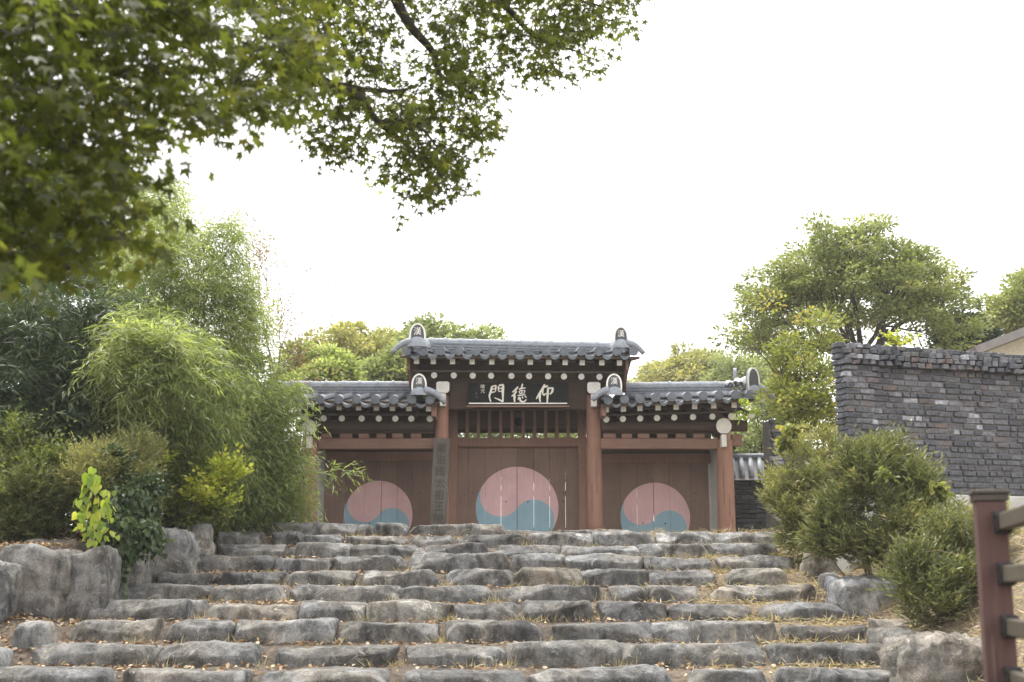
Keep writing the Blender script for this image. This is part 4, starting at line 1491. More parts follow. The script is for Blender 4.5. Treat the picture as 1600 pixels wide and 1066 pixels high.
# ---- tree skeleton: limbs gather the leaf clumps level by level
def kmeans(X, k, it=8):
    k = min(k, len(X))
    C = X[RNG.choice(len(X), k, replace=False)].copy()
    for _ in range(it):
        a = np.argmin(((X[:, None] - C[None]) ** 2).sum(-1), 1)
        for j in range(k):
            if (a == j).any(): C[j] = X[a == j].mean(0)
    return a, C
def limb(mb, a, b, r0, r1, sag=.12, n=5, sides=6):
    a = Vector(a); b = Vector(b); L = (b - a).length
    bow = Vector((random.uniform(-1, 1), random.uniform(-1, 1), random.uniform(-.3, 1))) * L * sag
    pts = []
    for i in range(n + 1):
        t = i / n
        p = a.lerp(b, t) + bow * (4 * t * (1 - t)) * .5
        if 0 < i < n: p += Vector((random.uniform(-1, 1), random.uniform(-1, 1), random.uniform(-1, 1))) * L * .02
        pts.append(p)
    mb.tube(pts, r0, r1, sides, False)
    return pts
def branches(mb, start, cl, r, levels=(6, 5), sides=6, twig=.006):
    """connect clump centres cl (N,3) to a start point"""
    cl = np.asarray(cl)
    def rec(p, pts, r, lev):
        if lev >= len(levels) or len(pts) <= 2:
            for q in pts:
                limb(mb, p, q, max(twig * 1.6, r * .6), twig, .15, 4, 4)
            return
        a, C = kmeans(pts, levels[lev])
        for j in range(len(C)):
            sub = pts[a == j]
            if len(sub) == 0: continue
            tgt = Vector(p).lerp(Vector(C[j]), .62)
            rr = r * (.45 + .35 * math.sqrt(len(sub) / len(pts)))
            limb(mb, p, tgt, rr, rr * .72, .10, 5, sides)
            rec(tgt, sub, rr * .72, lev + 1)
    rec(Vector(start), cl, r, 0)

def tree(name, label, cat, base, fork, clumps, rad, n_leaf, L, W, shape, lm, bark, trunk_r, group=None, levels=(6, 5), spread=.35, flatten=.55, droop=.3, crown='crown', twig=.008, crownlet=None):
    """clumps: (N,3) centres; rad: clump radius in metres; n_leaf leaves per clump"""
    root = empty(name, base, label, cat, group)
    b0 = Vector(base)
    cl = np.asarray(clumps) - np.array(b0)
    fk = Vector(fork) - b0
    mb = MB()
    k = 6
    pts = [Vector((0, 0, -.1)).lerp(fk, i / k) + Vector((random.uniform(-1, 1), random.uniform(-1, 1), 0)) * trunk_r * .35 * (0 < i < k) for i in range(k + 1)]
    mb.tube(pts, trunk_r, trunk_r * .75, 9, True, [trunk_r * (1.35 if i == 0 else 1 - .04 * i) for i in range(k + 1)])
    mb.build('trunk', bark, root, True)
    br = MB()
    branches(br, fk, cl, trunk_r * .62, levels, 6, twig)
    br.build('limbs', bark, root, True)
    N = len(cl); nl = n_leaf
    idx = np.repeat(np.arange(N), nl)
    rads = rad * RNG.uniform(.6, 1.25, N)
    d = rnd_dirs(len(idx)); rr = RNG.random(len(idx)) ** .45
    off = d * rr[:, None] * rads[idx][:, None]; off[:, 2] *= flatten
    out = nrm(cl - np.array([fk.x, fk.y, fk.z - .5]))
    C = cl[idx] + off
    D = out[idx] * .5 + nrm(off) * .8 + rnd_dirs(len(idx)) * .5
    D[:, 2] -= droop
    o = leaves(crown, C, D, L * RNG.uniform(.65, 1.2, len(idx)), W * RNG.uniform(.7, 1.15, len(idx)), shape, lm, root, roll=.8, clump=RNG.random(N)[idx])
    return root

def dome(px, py, rx, ry, Y, thick, n, lo=.55, low_cut=-.25, flat_bottom=True):
    s = mpp(Y, py); c = np.array(P(px, py, Y))
    pts = []
    while len(pts) < n:
        d = rnd_dirs(1)[0]
        if d[2] < low_cut: continue
        r = random.uniform(lo, 1.0) * (1 + .14 * noise.noise(Vector(d) * 2.3 + Vector((px, py, 0))))
        pts.append(c + d * np.array([rx * s, thick, ry * s]) * r)
    return np.array(pts)

LM = {}
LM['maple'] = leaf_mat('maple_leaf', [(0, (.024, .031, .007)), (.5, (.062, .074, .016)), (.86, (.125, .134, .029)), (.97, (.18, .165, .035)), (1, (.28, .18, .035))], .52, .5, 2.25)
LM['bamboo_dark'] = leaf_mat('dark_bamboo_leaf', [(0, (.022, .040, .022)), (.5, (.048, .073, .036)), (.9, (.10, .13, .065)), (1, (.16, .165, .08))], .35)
LM['bamboo'] = leaf_mat('bamboo_leaf', [(0, (.080, .112, .040)), (.5, (.17, .21, .078)), (.85, (.28, .31, .13)), (.96, (.36, .36, .17)), (1, (.42, .35, .17))], .45, tcol=1.5)
LM['bamboo_pale'] = leaf_mat('pale_bamboo_leaf', [(0, (.12, .155, .060)), (.5, (.22, .255, .105)), (.9, (.33, .35, .16)), (1, (.41, .36, .18))], .5, tcol=1.6)
LM['juniper'] = leaf_mat('juniper_spray', [(0, (0.056, 0.069, 0.027)), (.45, (0.119, 0.131, 0.053)), (.8, (0.206, 0.213, 0.085)), (1, (0.325, 0.256, 0.138))], .3)
LM['juniper_pale'] = leaf_mat('pale_juniper_spray', [(0, (0.106, 0.119, 0.050)), (.45, (0.206, 0.213, 0.088)), (.8, (0.312, 0.294, 0.125)), (1, (0.413, 0.312, 0.188))], .35)
LM['yew'] = leaf_mat('dark_yew_spray', [(0, (.040, .052, .018)), (.5, (.088, .10, .034)), (.85, (.16, .165, .052)), (1, (.28, .25, .07))], .3)
LM['olive'] = leaf_mat('olive_shrub_leaf', [(0, (.065, .085, .022)), (.5, (.125, .15, .042)), (.85, (.22, .235, .065)), (1, (.38, .36, .10))], .42, tcol=1.5)
LM['yellow'] = leaf_mat('yellow_green_leaf', [(0, (.13, .165, .024)), (.5, (.27, .30, .045)), (.9, (.42, .40, .075)), (1, (.46, .34, .09))], .5, .35, 1.5)
LM['bright'] = leaf_mat('bright_vine_leaf', [(0, (.11, .17, .024)), (.5, (.23, .29, .045)), (1, (.40, .40, .075))], .5, .35, 1.5)
LM['ivy'] = leaf_mat('dark_ivy_leaf', [(0, (.020, .036, .014)), (.6, (.042, .068, .024)), (1, (.085, .115, .045))], .25, .42, spec=.3)
LM['zelkova'] = leaf_mat('zelkova_leaf', [(0, (.125, .15, .065)), (.5, (.20, .225, .095)), (.9, (.29, .295, .13)), (1, (.36, .31, .14))], .42)  # greens lightened so the leaf colour carries some distance haze
LM['far_green'] = leaf_mat('far_tree_leaf', [(0, (.15, .18, .095)), (.5, (.22, .25, .13)), (1, (.31, .32, .17))], .42)  # distance haze is put into these pale leaf colours
LM['far_yellow'] = leaf_mat('far_yellow_leaf', [(0, (.19, .20, .09)), (.5, (.28, .275, .125)), (.85, (.36, .32, .15)), (1, (.38, .28, .14))], .45)  # yellows paled for distance haze too
LM['mixed'] = leaf_mat('mixed_autumn_leaf', [(0, (.085, .105, .032)), (.5, (.17, .19, .055)), (.82, (.27, .25, .075)), (.93, (.36, .27, .08)), (1, (.34, .19, .08))], .45, tcol=1.5)
LM['pine'] = leaf_mat('dark_conifer', [(0, (.022, .04, .02)), (.6, (.045, .068, .032)), (1, (.08, .10, .05))], .2)
LM['red'] = leaf_mat('purplish_small_leaf', [(0, (.20, .11, .085)), (.5, (.24, .16, .10)), (1, (.22, .22, .10))], .35)
LM['dry'] = leaf_mat('dry_litter', [(0, (.12, .065, .035)), (.35, (.22, .13, .075)), (.7, (.36, .26, .17)), (.92, (.50, .41, .30)), (1, (.42, .20, .07))], .15, .8)
LM['straw'] = leaf_mat('dry_grass_blade', [(0, (.22, .165, .10)), (.5, (.36, .29, .19)), (.9, (.50, .43, .31)), (1, (.20, .22, .09))], .3, .7)

# ---- trees behind the gate
def far_trees():
    def make(name, label, px, py, rx, ry, Y, thick, n, rad, nl, L, lm, fork_py, cat='tree', shape='oval', W=.55, **kw):
        x = PX(px, Y); zb = gz(x, Y)
        fork = P(px + random.uniform(-4, 4), fork_py, Y); fork.z = max(fork.z, zb + 1.2)
        tree(name, label, cat, (x, Y, zb), fork, dome(px, py, rx, ry, Y, thick, n), rad, nl, L, L * W, shape, LM[lm], M['bark'], kw.pop('trunk', .22), group='trees behind the gate and walls', **kw)
    make('broadleaf_tree', 'yellowing broad tree rising behind the left wing roof of the gate', 562, 585, 98, 88, 42, 2.4, 95, .55, 150, .17, 'far_yellow', 610, low_cut=-.5) if False else None
    make('broadleaf_tree', 'yellowing broad tree rising behind the left wing roof of the gate', 560, 590, 98, 90, 42, 2.4, 90, .52, 170, .16, 'far_yellow', 605)
    make('broadleaf_tree', 'fresh green tree rising behind the left end of the centre ridge', 700, 590, 92, 82, 37, 2.0, 90, .5, 190, .15, 'far_green', 600)
    make('broadleaf_tree', 'pale green tree low behind the left wing roof, under the yellowing tree', 625, 610, 52, 62, 33, 1.2, 50, .42, 200, .13, 'far_green', 640)
    make('broadleaf_tree', 'light green bushy tree between the bamboo and the left wing roof', 490, 610, 70, 75, 31, 1.4, 70, .42, 200, .13, 'bamboo_pale', 650)
    make('broadleaf_tree', 'rounded olive tree far behind the right wing roof', 1075, 615, 85, 66, 60, 4.0, 90, .75, 170, .22, 'far_yellow', 620)
    make('broadleaf_tree', 'dull green tree far behind, beside the big zelkova trunk', 1150, 610, 75, 50, 55, 3.0, 70, .7, 170, .2, 'far_green', 620)
    make('broadleaf_tree', 'low green tree seen through the lattice behind the centre doors', 810, 725, 130, 95, 36, 2.0, 60, .6, 180, .16, 'far_green', 740)
    make('broadleaf_tree', 'low green tree seen through the gaps of the right doors', 1030, 740, 110, 70, 35, 2.0, 50, .6, 170, .16, 'far_green', 750)
    make('broadleaf_tree', 'low green tree seen through the gaps of the left doors', 590, 740, 110, 70, 35, 2.0, 50, .6, 170, .16, 'far_green', 750)
    make('broadleaf_tree', 'light green bushy tree above the tiled courtyard wall right of the gate', 1180, 715, 60, 62, 34, 1.5, 55, .45, 170, .13, 'far_green', 760)
    make('conifer', 'dark conifer behind the brick wall beside the house eave', 1508, 530, 42, 40, 33, .9, 60, .3, 190, .12, 'pine', 560, cat='tree')
    make('broadleaf_tree', 'green tree above the house eave at the right picture edge', 1610, 500, 80, 68, 38, 2.2, 80, .5, 190, .15, 'zelkova', 560)
far_trees()

def backing():
    for label, lobes_, Y, rr in (
        ('tall dark evergreen tree standing behind the bamboo thicket', [(60, 520, 240, 190), (-60, 700, 200, 130), (150, 690, 200, 130), (90, 360, 150, 110)], 27.0, .6),
        ('dark leafy tree behind the left end of the gate and the bamboo', [(350, 690, 95, 150), (400, 760, 80, 90)], 30.0, .5)):
        cl = np.vstack([dome(a, b, c, d_, Y, 1.6, 60, lo=.2, low_cut=-.95) for a, b, c, d_ in lobes_])
        x = PX(lobes_[0][0], Y)
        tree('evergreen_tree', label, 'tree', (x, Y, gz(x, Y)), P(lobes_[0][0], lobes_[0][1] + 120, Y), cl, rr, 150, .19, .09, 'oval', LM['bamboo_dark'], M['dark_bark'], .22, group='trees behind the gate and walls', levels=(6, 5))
backing()

def zelkova():
    Y = 31.0
    x = PX(1335, Y); zb = gz(x, Y)
    s = mpp(Y, 450)
    cl = []
    c = np.array(P(1338, 520, Y))
    while len(cl) < 430:
        d = rnd_dirs(1)[0]
        if d[2] < -.12: continue
        top = d[2] > .35
        r = random.uniform(.45, 1.0) ** .6 * (1 + .16 * noise.noise(Vector(d) * 3.1))
        if d[2] < .3 and r < .78: continue
        q = d * np.array([178 * s, 2.6, 172 * s]) * r
        q[0] *= 1 - .10 * (q[2] > 1.6)
        cl.append(c + q)
    cl = np.array(cl)
    # a few lower layers on the left and right skirts
    for px, py in ((1165, 470), (1160, 450), (1175, 490), (1190, 505), (1210, 520), (1200, 480), (1225, 500), (1215, 545), (1240, 530), (1185, 520), (1500, 470), (1470, 500), (1215, 540), (1440, 520), (1250, 500), (1420, 480), (1180, 430), (1505, 430), (1160, 500)):
        cl = np.vstack([cl, np.array(P(px, py, Y + random.uniform(-1.2, 1.2)))])
    fork = P(1345, 575, Y)
    tree('zelkova_tree', 'large spreading green tree with a domed crown above the brick wall', 'tree', (x, Y, zb), fork, cl, .41, 106, .10, .06, 'oval', LM['zelkova'], M['bark'], .20,
         levels=(9, 7), flatten=.38, twig=.008)
zelkova()

def mixed_tree():
    Y = 22.5
    x = PX(1235, Y); zb = gz(x, Y)
    cl = np.vstack([dome(1248, 610, 56, 80, Y, .8, 52, low_cut=-.9), dome(1262, 530, 52, 40, Y + .5, .6, 14, low_cut=-.8), dome(1270, 655, 48, 50, Y - .6, .6, 30, low_cut=-.9),
                    np.array([P(1150, 520, Y), P(1163, 545, Y), P(1135, 528, Y), P(1200, 470, Y), P(1290, 500, Y)])])
    tree('young_tree', 'loose yellow and green young tree between the gate roof and the brick wall', 'tree', (x, Y, zb), P(1240, 690, Y), cl, .30, 90, .08, .046, 'oval', LM['mixed'], M['bark'], .07,
         levels=(6, 5), flatten=.6, twig=.006)
    x = PX(1185, 27.5); zb = gz(x, 27.5)
    cl = dome(1215, 650, 40, 60, 27.5, .8, 36, low_cut=-.9)
    tree('young_tree', 'small green tree behind the right end of the gate above the tiled wall', 'tree', (x, 27.5, zb), P(1190, 720, 27.5), cl, .32, 170, .09, .05, 'oval', LM['far_green'], M['bark'], .07, levels=(5, 4))
mixed_tree()

def sapling():
    Y = 23.0
    x = PX(440, Y); zb = gz(x, Y)
    cl = []
    for k in range(75):
        q = random.random() ** .8; py = 330 + 270 * q
        cl.append(P(378 + 100 * q + random.gauss(0, 20), py, Y + random.uniform(-.5, .5)))
    cl += [P(375, 318, Y), P(366, 335, Y), P(400, 350, Y), P(482, 440, Y), P(505, 470, Y), P(420, 375, Y), P(385, 345, Y), P(350, 350, Y), P(470, 400, Y)]
    tree('thin_tree', 'thin sparse tree with tiny purplish leaves against the sky beside the bamboo', 'tree', (x, Y, zb), P(430, 640, Y), np.array([list(q) for q in cl]), .34, 34, .07, .024, 'lance', LM['red'], M['twig'], .035,
         levels=(6, 4), flatten=.9, twig=.0022)
sapling()

# ---- bamboo
def bamboo(label, lobes, n_spray, lm, leaf=(.15, .021), culms=14, ylo=0, droop=.35, tips=None):
    cs = np.array([l[0] for l in lobes])
    cx, cy = cs[:, 0].mean(), cs[:, 1].mean()
    root = empty('bamboo_clump', (cx, cy, gz(cx, cy)), label, 'bamboo', 'bamboo thicket left of the gate')
    b0 = np.array(root.location)
    npl = n_spray // 13
    q0, d0, which = lobe_points(lobes, npl)
    h0 = d0.copy(); h0[:, 2] = np.abs(h0[:, 2]) * .6 + .35
    h0 = nrm(h0 + RNG.normal(0, .35, (npl, 3)))
    pl = RNG.uniform(.5, 1.15, npl)
    t = RNG.uniform(.1, 1.0, (npl, 13))
    A = q0 - h0 * pl[:, None] * .75
    pts = A[:, None, :] + h0[:, None, :] * (pl[:, None] * t)[..., None] + RNG.normal(0, .05, (npl, 13, 3))
    pts[..., 2] -= (pl * .34)[:, None] * t ** 2.4
    pts = pts.reshape(-1, 3)
    d = np.repeat(h0, 13, 0)
    d[:, 2] -= .9 * t.ravel()
    pid = np.repeat(RNG.random(npl), 13)
    if tips is not None:
        pts = np.vstack([pts, tips]); d = np.vstack([d, np.tile([[.7, -.3, .2]], (len(tips), 1))]); pid = np.concatenate([pid, RNG.random(len(tips))])
    n = len(pts)
    hd = nrm(d + RNG.normal(0, .75, (n, 3)))
    lnth = RNG.uniform(.2, .42, n)
    C, D, idx = sprays(pts - b0, hd, lnth, 6, droop, .8, .28, .35)
    cl = np.clip(.6 * clump_noise(pts, 1.5, cx) + .4 * pid, 0, 1)
    leaves('foliage', C, D, leaf[0] * RNG.uniform(.6, 1.25, len(C)), leaf[1] * RNG.uniform(.8, 1.3, len(C)), 'lance', lm, root, roll=.7, clump=cl[idx])
    # culms: rise from the ground and arch over outwards
    for k in range(culms):
        t = pts[int(RNG.integers(n))]
        gx = cx + (t[0] - cx) * .45 + random.uniform(-.3, .3); gy = cy + (t[1] - cy) * .4 + random.uniform(-.2, .3)
        g = gz(gx, gy)
        a = Vector((gx, gy, g - .05)) - Vector(b0); e = Vector(t) - Vector(b0)
        if e.z < .6: continue
        mid = Vector((a.x * .75 + e.x * .25, a.y * .75 + e.y * .25, a.z + (e.z - a.z) * .72))
        P_ = []
        for i in range(9):
            q = i / 8
            P_.append(a * ((1 - q) ** 2) + mid * (2 * q * (1 - q)) * 1.0 + e * q * q)
        mb = MB(); mb.tube(P_, .016, .004, 6)
        mb.build('culm', M['culm'], root, True)
    return root

def thicket():
    L = px_lobe
    bamboo('dark drooping bamboo clump at the left behind the yew shrubs',
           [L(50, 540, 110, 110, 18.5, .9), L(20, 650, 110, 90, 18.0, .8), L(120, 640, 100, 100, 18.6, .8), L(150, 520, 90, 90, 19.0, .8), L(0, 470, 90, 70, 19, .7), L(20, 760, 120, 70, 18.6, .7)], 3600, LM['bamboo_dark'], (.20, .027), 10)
    bamboo('bright bamboo clump with a rounded nodding top in the middle of the thicket',
           [L(235, 545, 85, 70, 18.8, .8), L(270, 600, 100, 85, 18.9, .8), L(215, 660, 85, 75, 18.9, .7), L(300, 690, 90, 80, 19.8, .6), L(215, 500, 58, 28, 18.5, .4, 2600)], 4200, LM['bamboo'], (.165, .021), 22)
    bamboo('pale nodding bamboo tuft hanging over the front of the thicket',
           [L(228, 505, 62, 26, 17.9, .35), L(195, 545, 45, 45, 17.9, .3), L(265, 560, 50, 50, 18.0, .35), L(205, 600, 40, 40, 18.0, .25)], 1500, LM['bamboo_pale'], (.165, .021), 8)
    bamboo('tall pale bamboo rising behind the bright clump up to the maple leaves',
           [L(300, 410, 80, 70, 20.5, .8), L(335, 490, 72, 85, 20.6, .8), L(260, 330, 45, 80, 21.2, .7), L(340, 372, 42, 40, 20.8, .5), L(240, 420, 70, 80, 20.4, .8), L(365, 560, 55, 90, 20.8, .7), L(362, 345, 10, 26, 20.8, .2, 500),
            L(385, 465, 30, 55, 20.9, .4)], 5200, LM['bamboo_pale'], (.145, .0185), 24)
    tips = []
    for i in range(46):
        q = i / 45
        tips.append(P(455 + 95 * q + random.uniform(-8, 8), 745 - 8 * q + 28 * abs(q - .55) * random.uniform(-1, 1.2), 21.3 + random.uniform(-.2, .2)))
    for i in range(60):
        tips.append(P(452 + random.uniform(-20, 24), random.uniform(590, 800), 21.8 + random.uniform(-.2, .2)))
    bamboo('green bamboo clump leaning against the left end of the gate',
           [L(395, 650, 52, 95, 21.2, .6), L(385, 745, 62, 66, 21.2, .6), L(442, 610, 30, 44, 21.4, .4), L(440, 710, 34, 80, 21.4, .4), L(445, 795, 34, 34, 21.4, .3), L(340, 775, 70, 45, 21.0, .4)], 3600, LM['bamboo'], (.16, .020), 14,
           tips=np.array([list(t) for t in tips]))
    bamboo('shaded bamboo mass at the back of the thicket below the maple branches',
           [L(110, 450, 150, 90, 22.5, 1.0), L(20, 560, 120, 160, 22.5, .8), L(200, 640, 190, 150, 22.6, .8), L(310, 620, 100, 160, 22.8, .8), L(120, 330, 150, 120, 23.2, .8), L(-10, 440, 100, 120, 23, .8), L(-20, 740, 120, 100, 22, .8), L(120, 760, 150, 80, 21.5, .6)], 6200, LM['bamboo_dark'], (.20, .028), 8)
thicket()

# ---- shrubs
def shrub(name, label, lobes, n, lm, L, W, shape, cat='shrub', k=7, ln=(.10, .2), droop=-.1, group=None, stems=10, stem_m='twig', down=0.0, side=.6, upward=.5, twigs=0, sub=.2):
    cs = np.array([l[0] for l in lobes]); rs = np.array([l[1] for l in lobes])
    cx, cy = cs[:, 0].mean(), cs[:, 1].mean()
    root = empty(name, (cx, cy, gz(cx, cy)), label, cat, group)
    b0 = np.array(root.location)
    m_ = max(6, n // 38) if sub else 0
    if sub:                                              # knots of growth of unequal size, with gaps between them
        q0, d0, which = lobe_points(lobes, m_)
        kr = RNG.uniform(.5, 1.3, m_) * sub
        kt = RNG.random(m_)
        wi = RNG.choice(m_, n, p=kr ** 2 / (kr ** 2).sum())
        d1 = rnd_dirs(n)
        pts = q0[wi] + d1 * (kr[wi] * RNG.random(n) ** .5)[:, None] * np.array([1, 1, .8])
        d = nrm(d0[wi] * .8 + d1 * .7)
        tone = kt[wi]
    else:
        pts, d, which = lobe_points(lobes, n)
        tone = RNG.random(n)
    gzv = ground_z(pts[:, 0], pts[:, 1])
    ok = pts[:, 2] > gzv + .02
    pts, d, tone = pts[ok], d[ok], tone[ok]
    n = len(pts)
    hd = d.copy(); hd[:, 2] = hd[:, 2] * .6 + upward
    hd = nrm(hd + RNG.normal(0, .35, (n, 3)))
    lnth = RNG.uniform(ln[0], ln[1], n) * np.where(RNG.random(n) < .12, 1.9, 1.0)
    C, D, idx = sprays(pts - b0 - hd * lnth[:, None] * .35, hd, lnth, k, droop, side, down, .22)
    cl = np.clip(.35 * clump_noise(pts, 2.4, cx * 3) + .3 * clump_noise(pts, 8.0, cx * 5) + .38 * tone + .16 * RNG.normal(0, 1, n), 0, 1)
    leaves('foliage', C, D, L * RNG.uniform(.6, 1.3, len(C)), W * RNG.uniform(.7, 1.3, len(C)), shape, lm, root, roll=.9, clump=cl[idx])
    st = MB()
    for i in range(stems):
        t = pts[int(RNG.integers(n))]
        gx = cx + (t[0] - cx) * .3; gy = cy + (t[1] - cy) * .3
        limb(st, Vector((gx, gy, gz(gx, gy) - .05)) - Vector(b0), Vector(t) - Vector(b0), .016, .005, .25, 5, 5)
        for q in range(twigs):
            u = pts[int(RNG.integers(n))]
            if np.linalg.norm(u - t) < .7: limb(st, Vector(t) - Vector(b0), Vector(u) - Vector(b0), .006, .002, .2, 3, 4)
    if stems: st.build('stems', M[stem_m], root, True)
    return root

def shrubs():
    L = px_lobe
    shrub('yew_shrub', 'dark green needle shrub at the left edge above the boulders', [L(20, 800, 80, 62, 16.6, .5), L(75, 790, 55, 55, 16.9, .5), L(40, 740, 60, 40, 17.2, .4)], 3400, LM['yew'], .075, .019, 'lance', k=8, stems=8, twigs=1)
    shrub('yew_shrub', 'olive needle shrub behind the bright yellow vine', [L(150, 750, 62, 58, 17.0, .5), L(200, 740, 48, 52, 17.3, .45), L(185, 800, 50, 48, 17.0, .4)], 3200, LM['juniper_pale'], .07, .017, 'lance', k=8, stems=6)
    shrub('leafy_shrub', 'yellow-green small-leaved shrub at the foot of the bamboo right of the ivy', [L(285, 760, 72, 50, 19.0, .5), L(250, 728, 46, 32, 18.7, .35), L(330, 770, 36, 36, 19.0, .4), L(260, 800, 60, 24, 18.8, .4), L(310, 805, 50, 20, 18.8, .3)], 1900, LM['olive'], .065, .04, 'oval', k=6, ln=(.14, .28), stems=0)
    shrub('yellow_shrub', 'bright yellow leaves on the right shoulder of the small-leaved shrub', [L(338, 765, 26, 40, 18.4, .22), L(322, 740, 36, 16, 18.4, .2), L(285, 718, 56, 12, 18.3, .2), L(200, 694, 40, 10, 18.3, .2)], 420, LM['yellow'], .075, .05, 'oval', k=5, ln=(.14, .26), stems=0)
    shrub('yellow_shrub', 'yellow-tipped twiggy shrub between the two needle shrubs at the left', [L(90, 745, 45, 34, 17.0, .3), L(70, 722, 36, 16, 17.0, .25), L(15, 690, 20, 30, 17.2, .25), L(190, 692, 40, 12, 17.2, .2), L(40, 770, 40, 24, 16.3, .2)], 420, LM['olive'], .055, .035, 'oval', k=6, ln=(.15, .3), stems=7)
    shrub('ivy', 'dark glossy ivy hanging down between the boulders', [L(196, 825, 20, 46, 15.9, .18), L(178, 800, 30, 26, 16.2, .2), L(202, 868, 14, 22, 15.7, .12), L(212, 790, 24, 26, 16.4, .18), L(225, 825, 12, 24, 16.1, .1), L(172, 850, 10, 22, 15.9, .1)], 800, LM['ivy'], .062, .056, 'heart', cat='ivy', sub=.11, k=4, droop=.6, down=.6, upward=-.2, stems=0)
    shrub('ivy', 'grey-green small ivy climbing over the olive needle shrub', [L(215, 770, 34, 44, 16.5, .25), L(200, 720, 34, 30, 16.6, .25), L(232, 740, 26, 28, 16.6, .2)], 520, LM['ivy'], .05, .042, 'heart', cat='ivy', sub=.11, k=4, droop=.3, down=.3, stems=0)
    # right bank
    shrub('juniper_shrub', 'pale dry juniper left of the brick wall beside the top step', [L(1255, 745, 50, 46, 18.6, .4), L(1285, 695, 38, 34, 19.0, .35), L(1232, 800, 36, 40, 18.4, .3), L(1290, 785, 42, 56, 18.2, .35), L(1245, 700, 24, 34, 19.2, .25), L(1300, 730, 30, 40, 18.6, .3), L(1265, 835, 40, 24, 18.1, .3), L(1215, 760, 18, 24, 18.8, .2)], 3400, LM['juniper_pale'], .08, .021, 'lance', k=8, stems=12, twigs=2)
    shrub('juniper_shrub', 'big green juniper in front of the brick wall corner', [L(1372, 760, 66, 52, 15.8, .5), L(1345, 735, 34, 40, 15.9, .35), L(1385, 715, 30, 28, 15.9, .25), L(1410, 835, 52, 50, 15.4, .4), L(1322, 800, 38, 40, 15.8, .3), L(1430, 780, 34, 50, 15.6, .35), L(1355, 850, 48, 34, 15.5, .35), L(1300, 840, 34, 30, 15.9, .25), L(1450, 830, 22, 40, 15.4, .25)], 5600, LM['juniper'], .08, .021, 'lance', k=8, stems=14, twigs=1)
    shrub('vine', 'yellow-green vine trailing over the right side of the big juniper', [L(1442, 790, 26, 46, 15.1, .2), L(1395, 748, 40, 9, 15.1, .12), L(1430, 762, 30, 14, 15.1, .15), L(1440, 845, 26, 36, 15.0, .15)], 190, LM['mixed'], .055, .044, 'heart', cat='vine', sub=.1, k=5, droop=.5, down=.3, stems=0)
    shrub('vine', 'orange and yellow vine leaves on the pale dry juniper', [L(1285, 722, 26, 24, 18.2, .15), L(1240, 690, 22, 30, 18.6, .15)], 70, LM['mixed'], .085, .065, 'heart', cat='vine', sub=.1, k=5, droop=.4, down=.3, stems=0)
    shrub('juniper_shrub', 'dusty lower juniper with bare twigs behind the fence post', [L(1475, 880, 58, 46, 13.6, .4), L(1445, 915, 40, 38, 13.4, .3), L(1525, 905, 44, 56, 13.6, .35), L(1495, 838, 40, 26, 13.9, .3), L(1540, 960, 34, 30, 13.5, .25), L(1470, 955, 46, 30, 13.3, .3), L(1425, 880, 22, 18, 13.5, .15), L(1545, 850, 30, 26, 13.9, .2)], 3300, LM['juniper'], .068, .018, 'lance', k=8, stems=26, twigs=2)
    shrub('juniper_shrub', 'small pale juniper on the dry bank beneath the brick wall, beside the fence post', [L(1515, 822, 34, 26, 15.0, .3), L(1585, 840, 34, 30, 14.8, .3), L(1560, 890, 36, 36, 14.4, .3)], 1100, LM['juniper_pale'], .07, .018, 'lance', k=8, stems=8, twigs=1)
    shrub('wall_plant', 'small bright plant sprouting on top of the brick wall', [L(1412, 530, 22, 4, 17.6, .12)], 34, LM['yellow'], .06, .035, 'oval', cat='plant', k=5, stems=0, sub=.06)
    shrub('wall_plant', 'green sprig hanging at the broken right end of the gate roof', [L(1168, 640, 11, 10, 23.3, .1)], 10, LM['bright'], .10, .055, 'oval', cat='plant', k=5, stems=0, droop=.4, sub=0)
shrubs()

def bright_vine():
    Y = 15.2
    root = empty('bright_vine', tuple(P(150, 850, Y)), 'bright yellow-green heart-leaved vine hanging over the boulders left of the ivy', 'vine')
    b0 = Vector(root.location)
    spots = [(146, 745, 30), (150, 760, 28), (138, 752, 24), (136, 775, 24), (152, 790, 26), (165, 792, 24), (172, 778, 20), (178, 800, 18), (140, 800, 26), (155, 808, 28), (130, 812, 22), (146, 822, 28), (160, 826, 24),
             (170, 815, 20), (138, 834, 24), (150, 842, 24), (132, 846, 20), (128, 800, 22), (162, 775, 20), (126, 826, 18), (143, 768, 22), (157, 838, 22), (176, 838, 18), (166, 803, 20), (148, 854, 18), (122, 790, 18), (136, 787, 22), (168, 845, 16)]
    spots = spots + [(a + random.uniform(-13, 13), b + random.uniform(-8, 14), c * .8) for a, b, c in spots for _ in range(2)]
    stem = MB(); stem.tube([Vector(P(147, 742, Y + .12)) - b0, Vector(P(150, 790, Y + .14)) - b0, Vector(P(146, 850, Y + .12)) - b0, Vector(P(150, 885, Y + .2)) - b0], .006, .012, 6)
    stem.build('stem', M['twig'], root, True)
    s = mpp(Y, 800)
    C = np.array([list(Vector(P(a, b - c * .45, Y + random.uniform(-.1, .12))) - b0) for a, b, c in spots])
    D = np.array([[random.uniform(-.6, .6), random.uniform(-.6, .1), -1] for _ in spots])
    sz = np.array([c * s for a, b, c in spots]) * .72 * RNG.uniform(.7, 1.15, len(spots))
    leaves('foliage', C, D, sz, sz * .85, 'heart', LM['bright'], root, roll=.7, flat=False)
bright_vine()

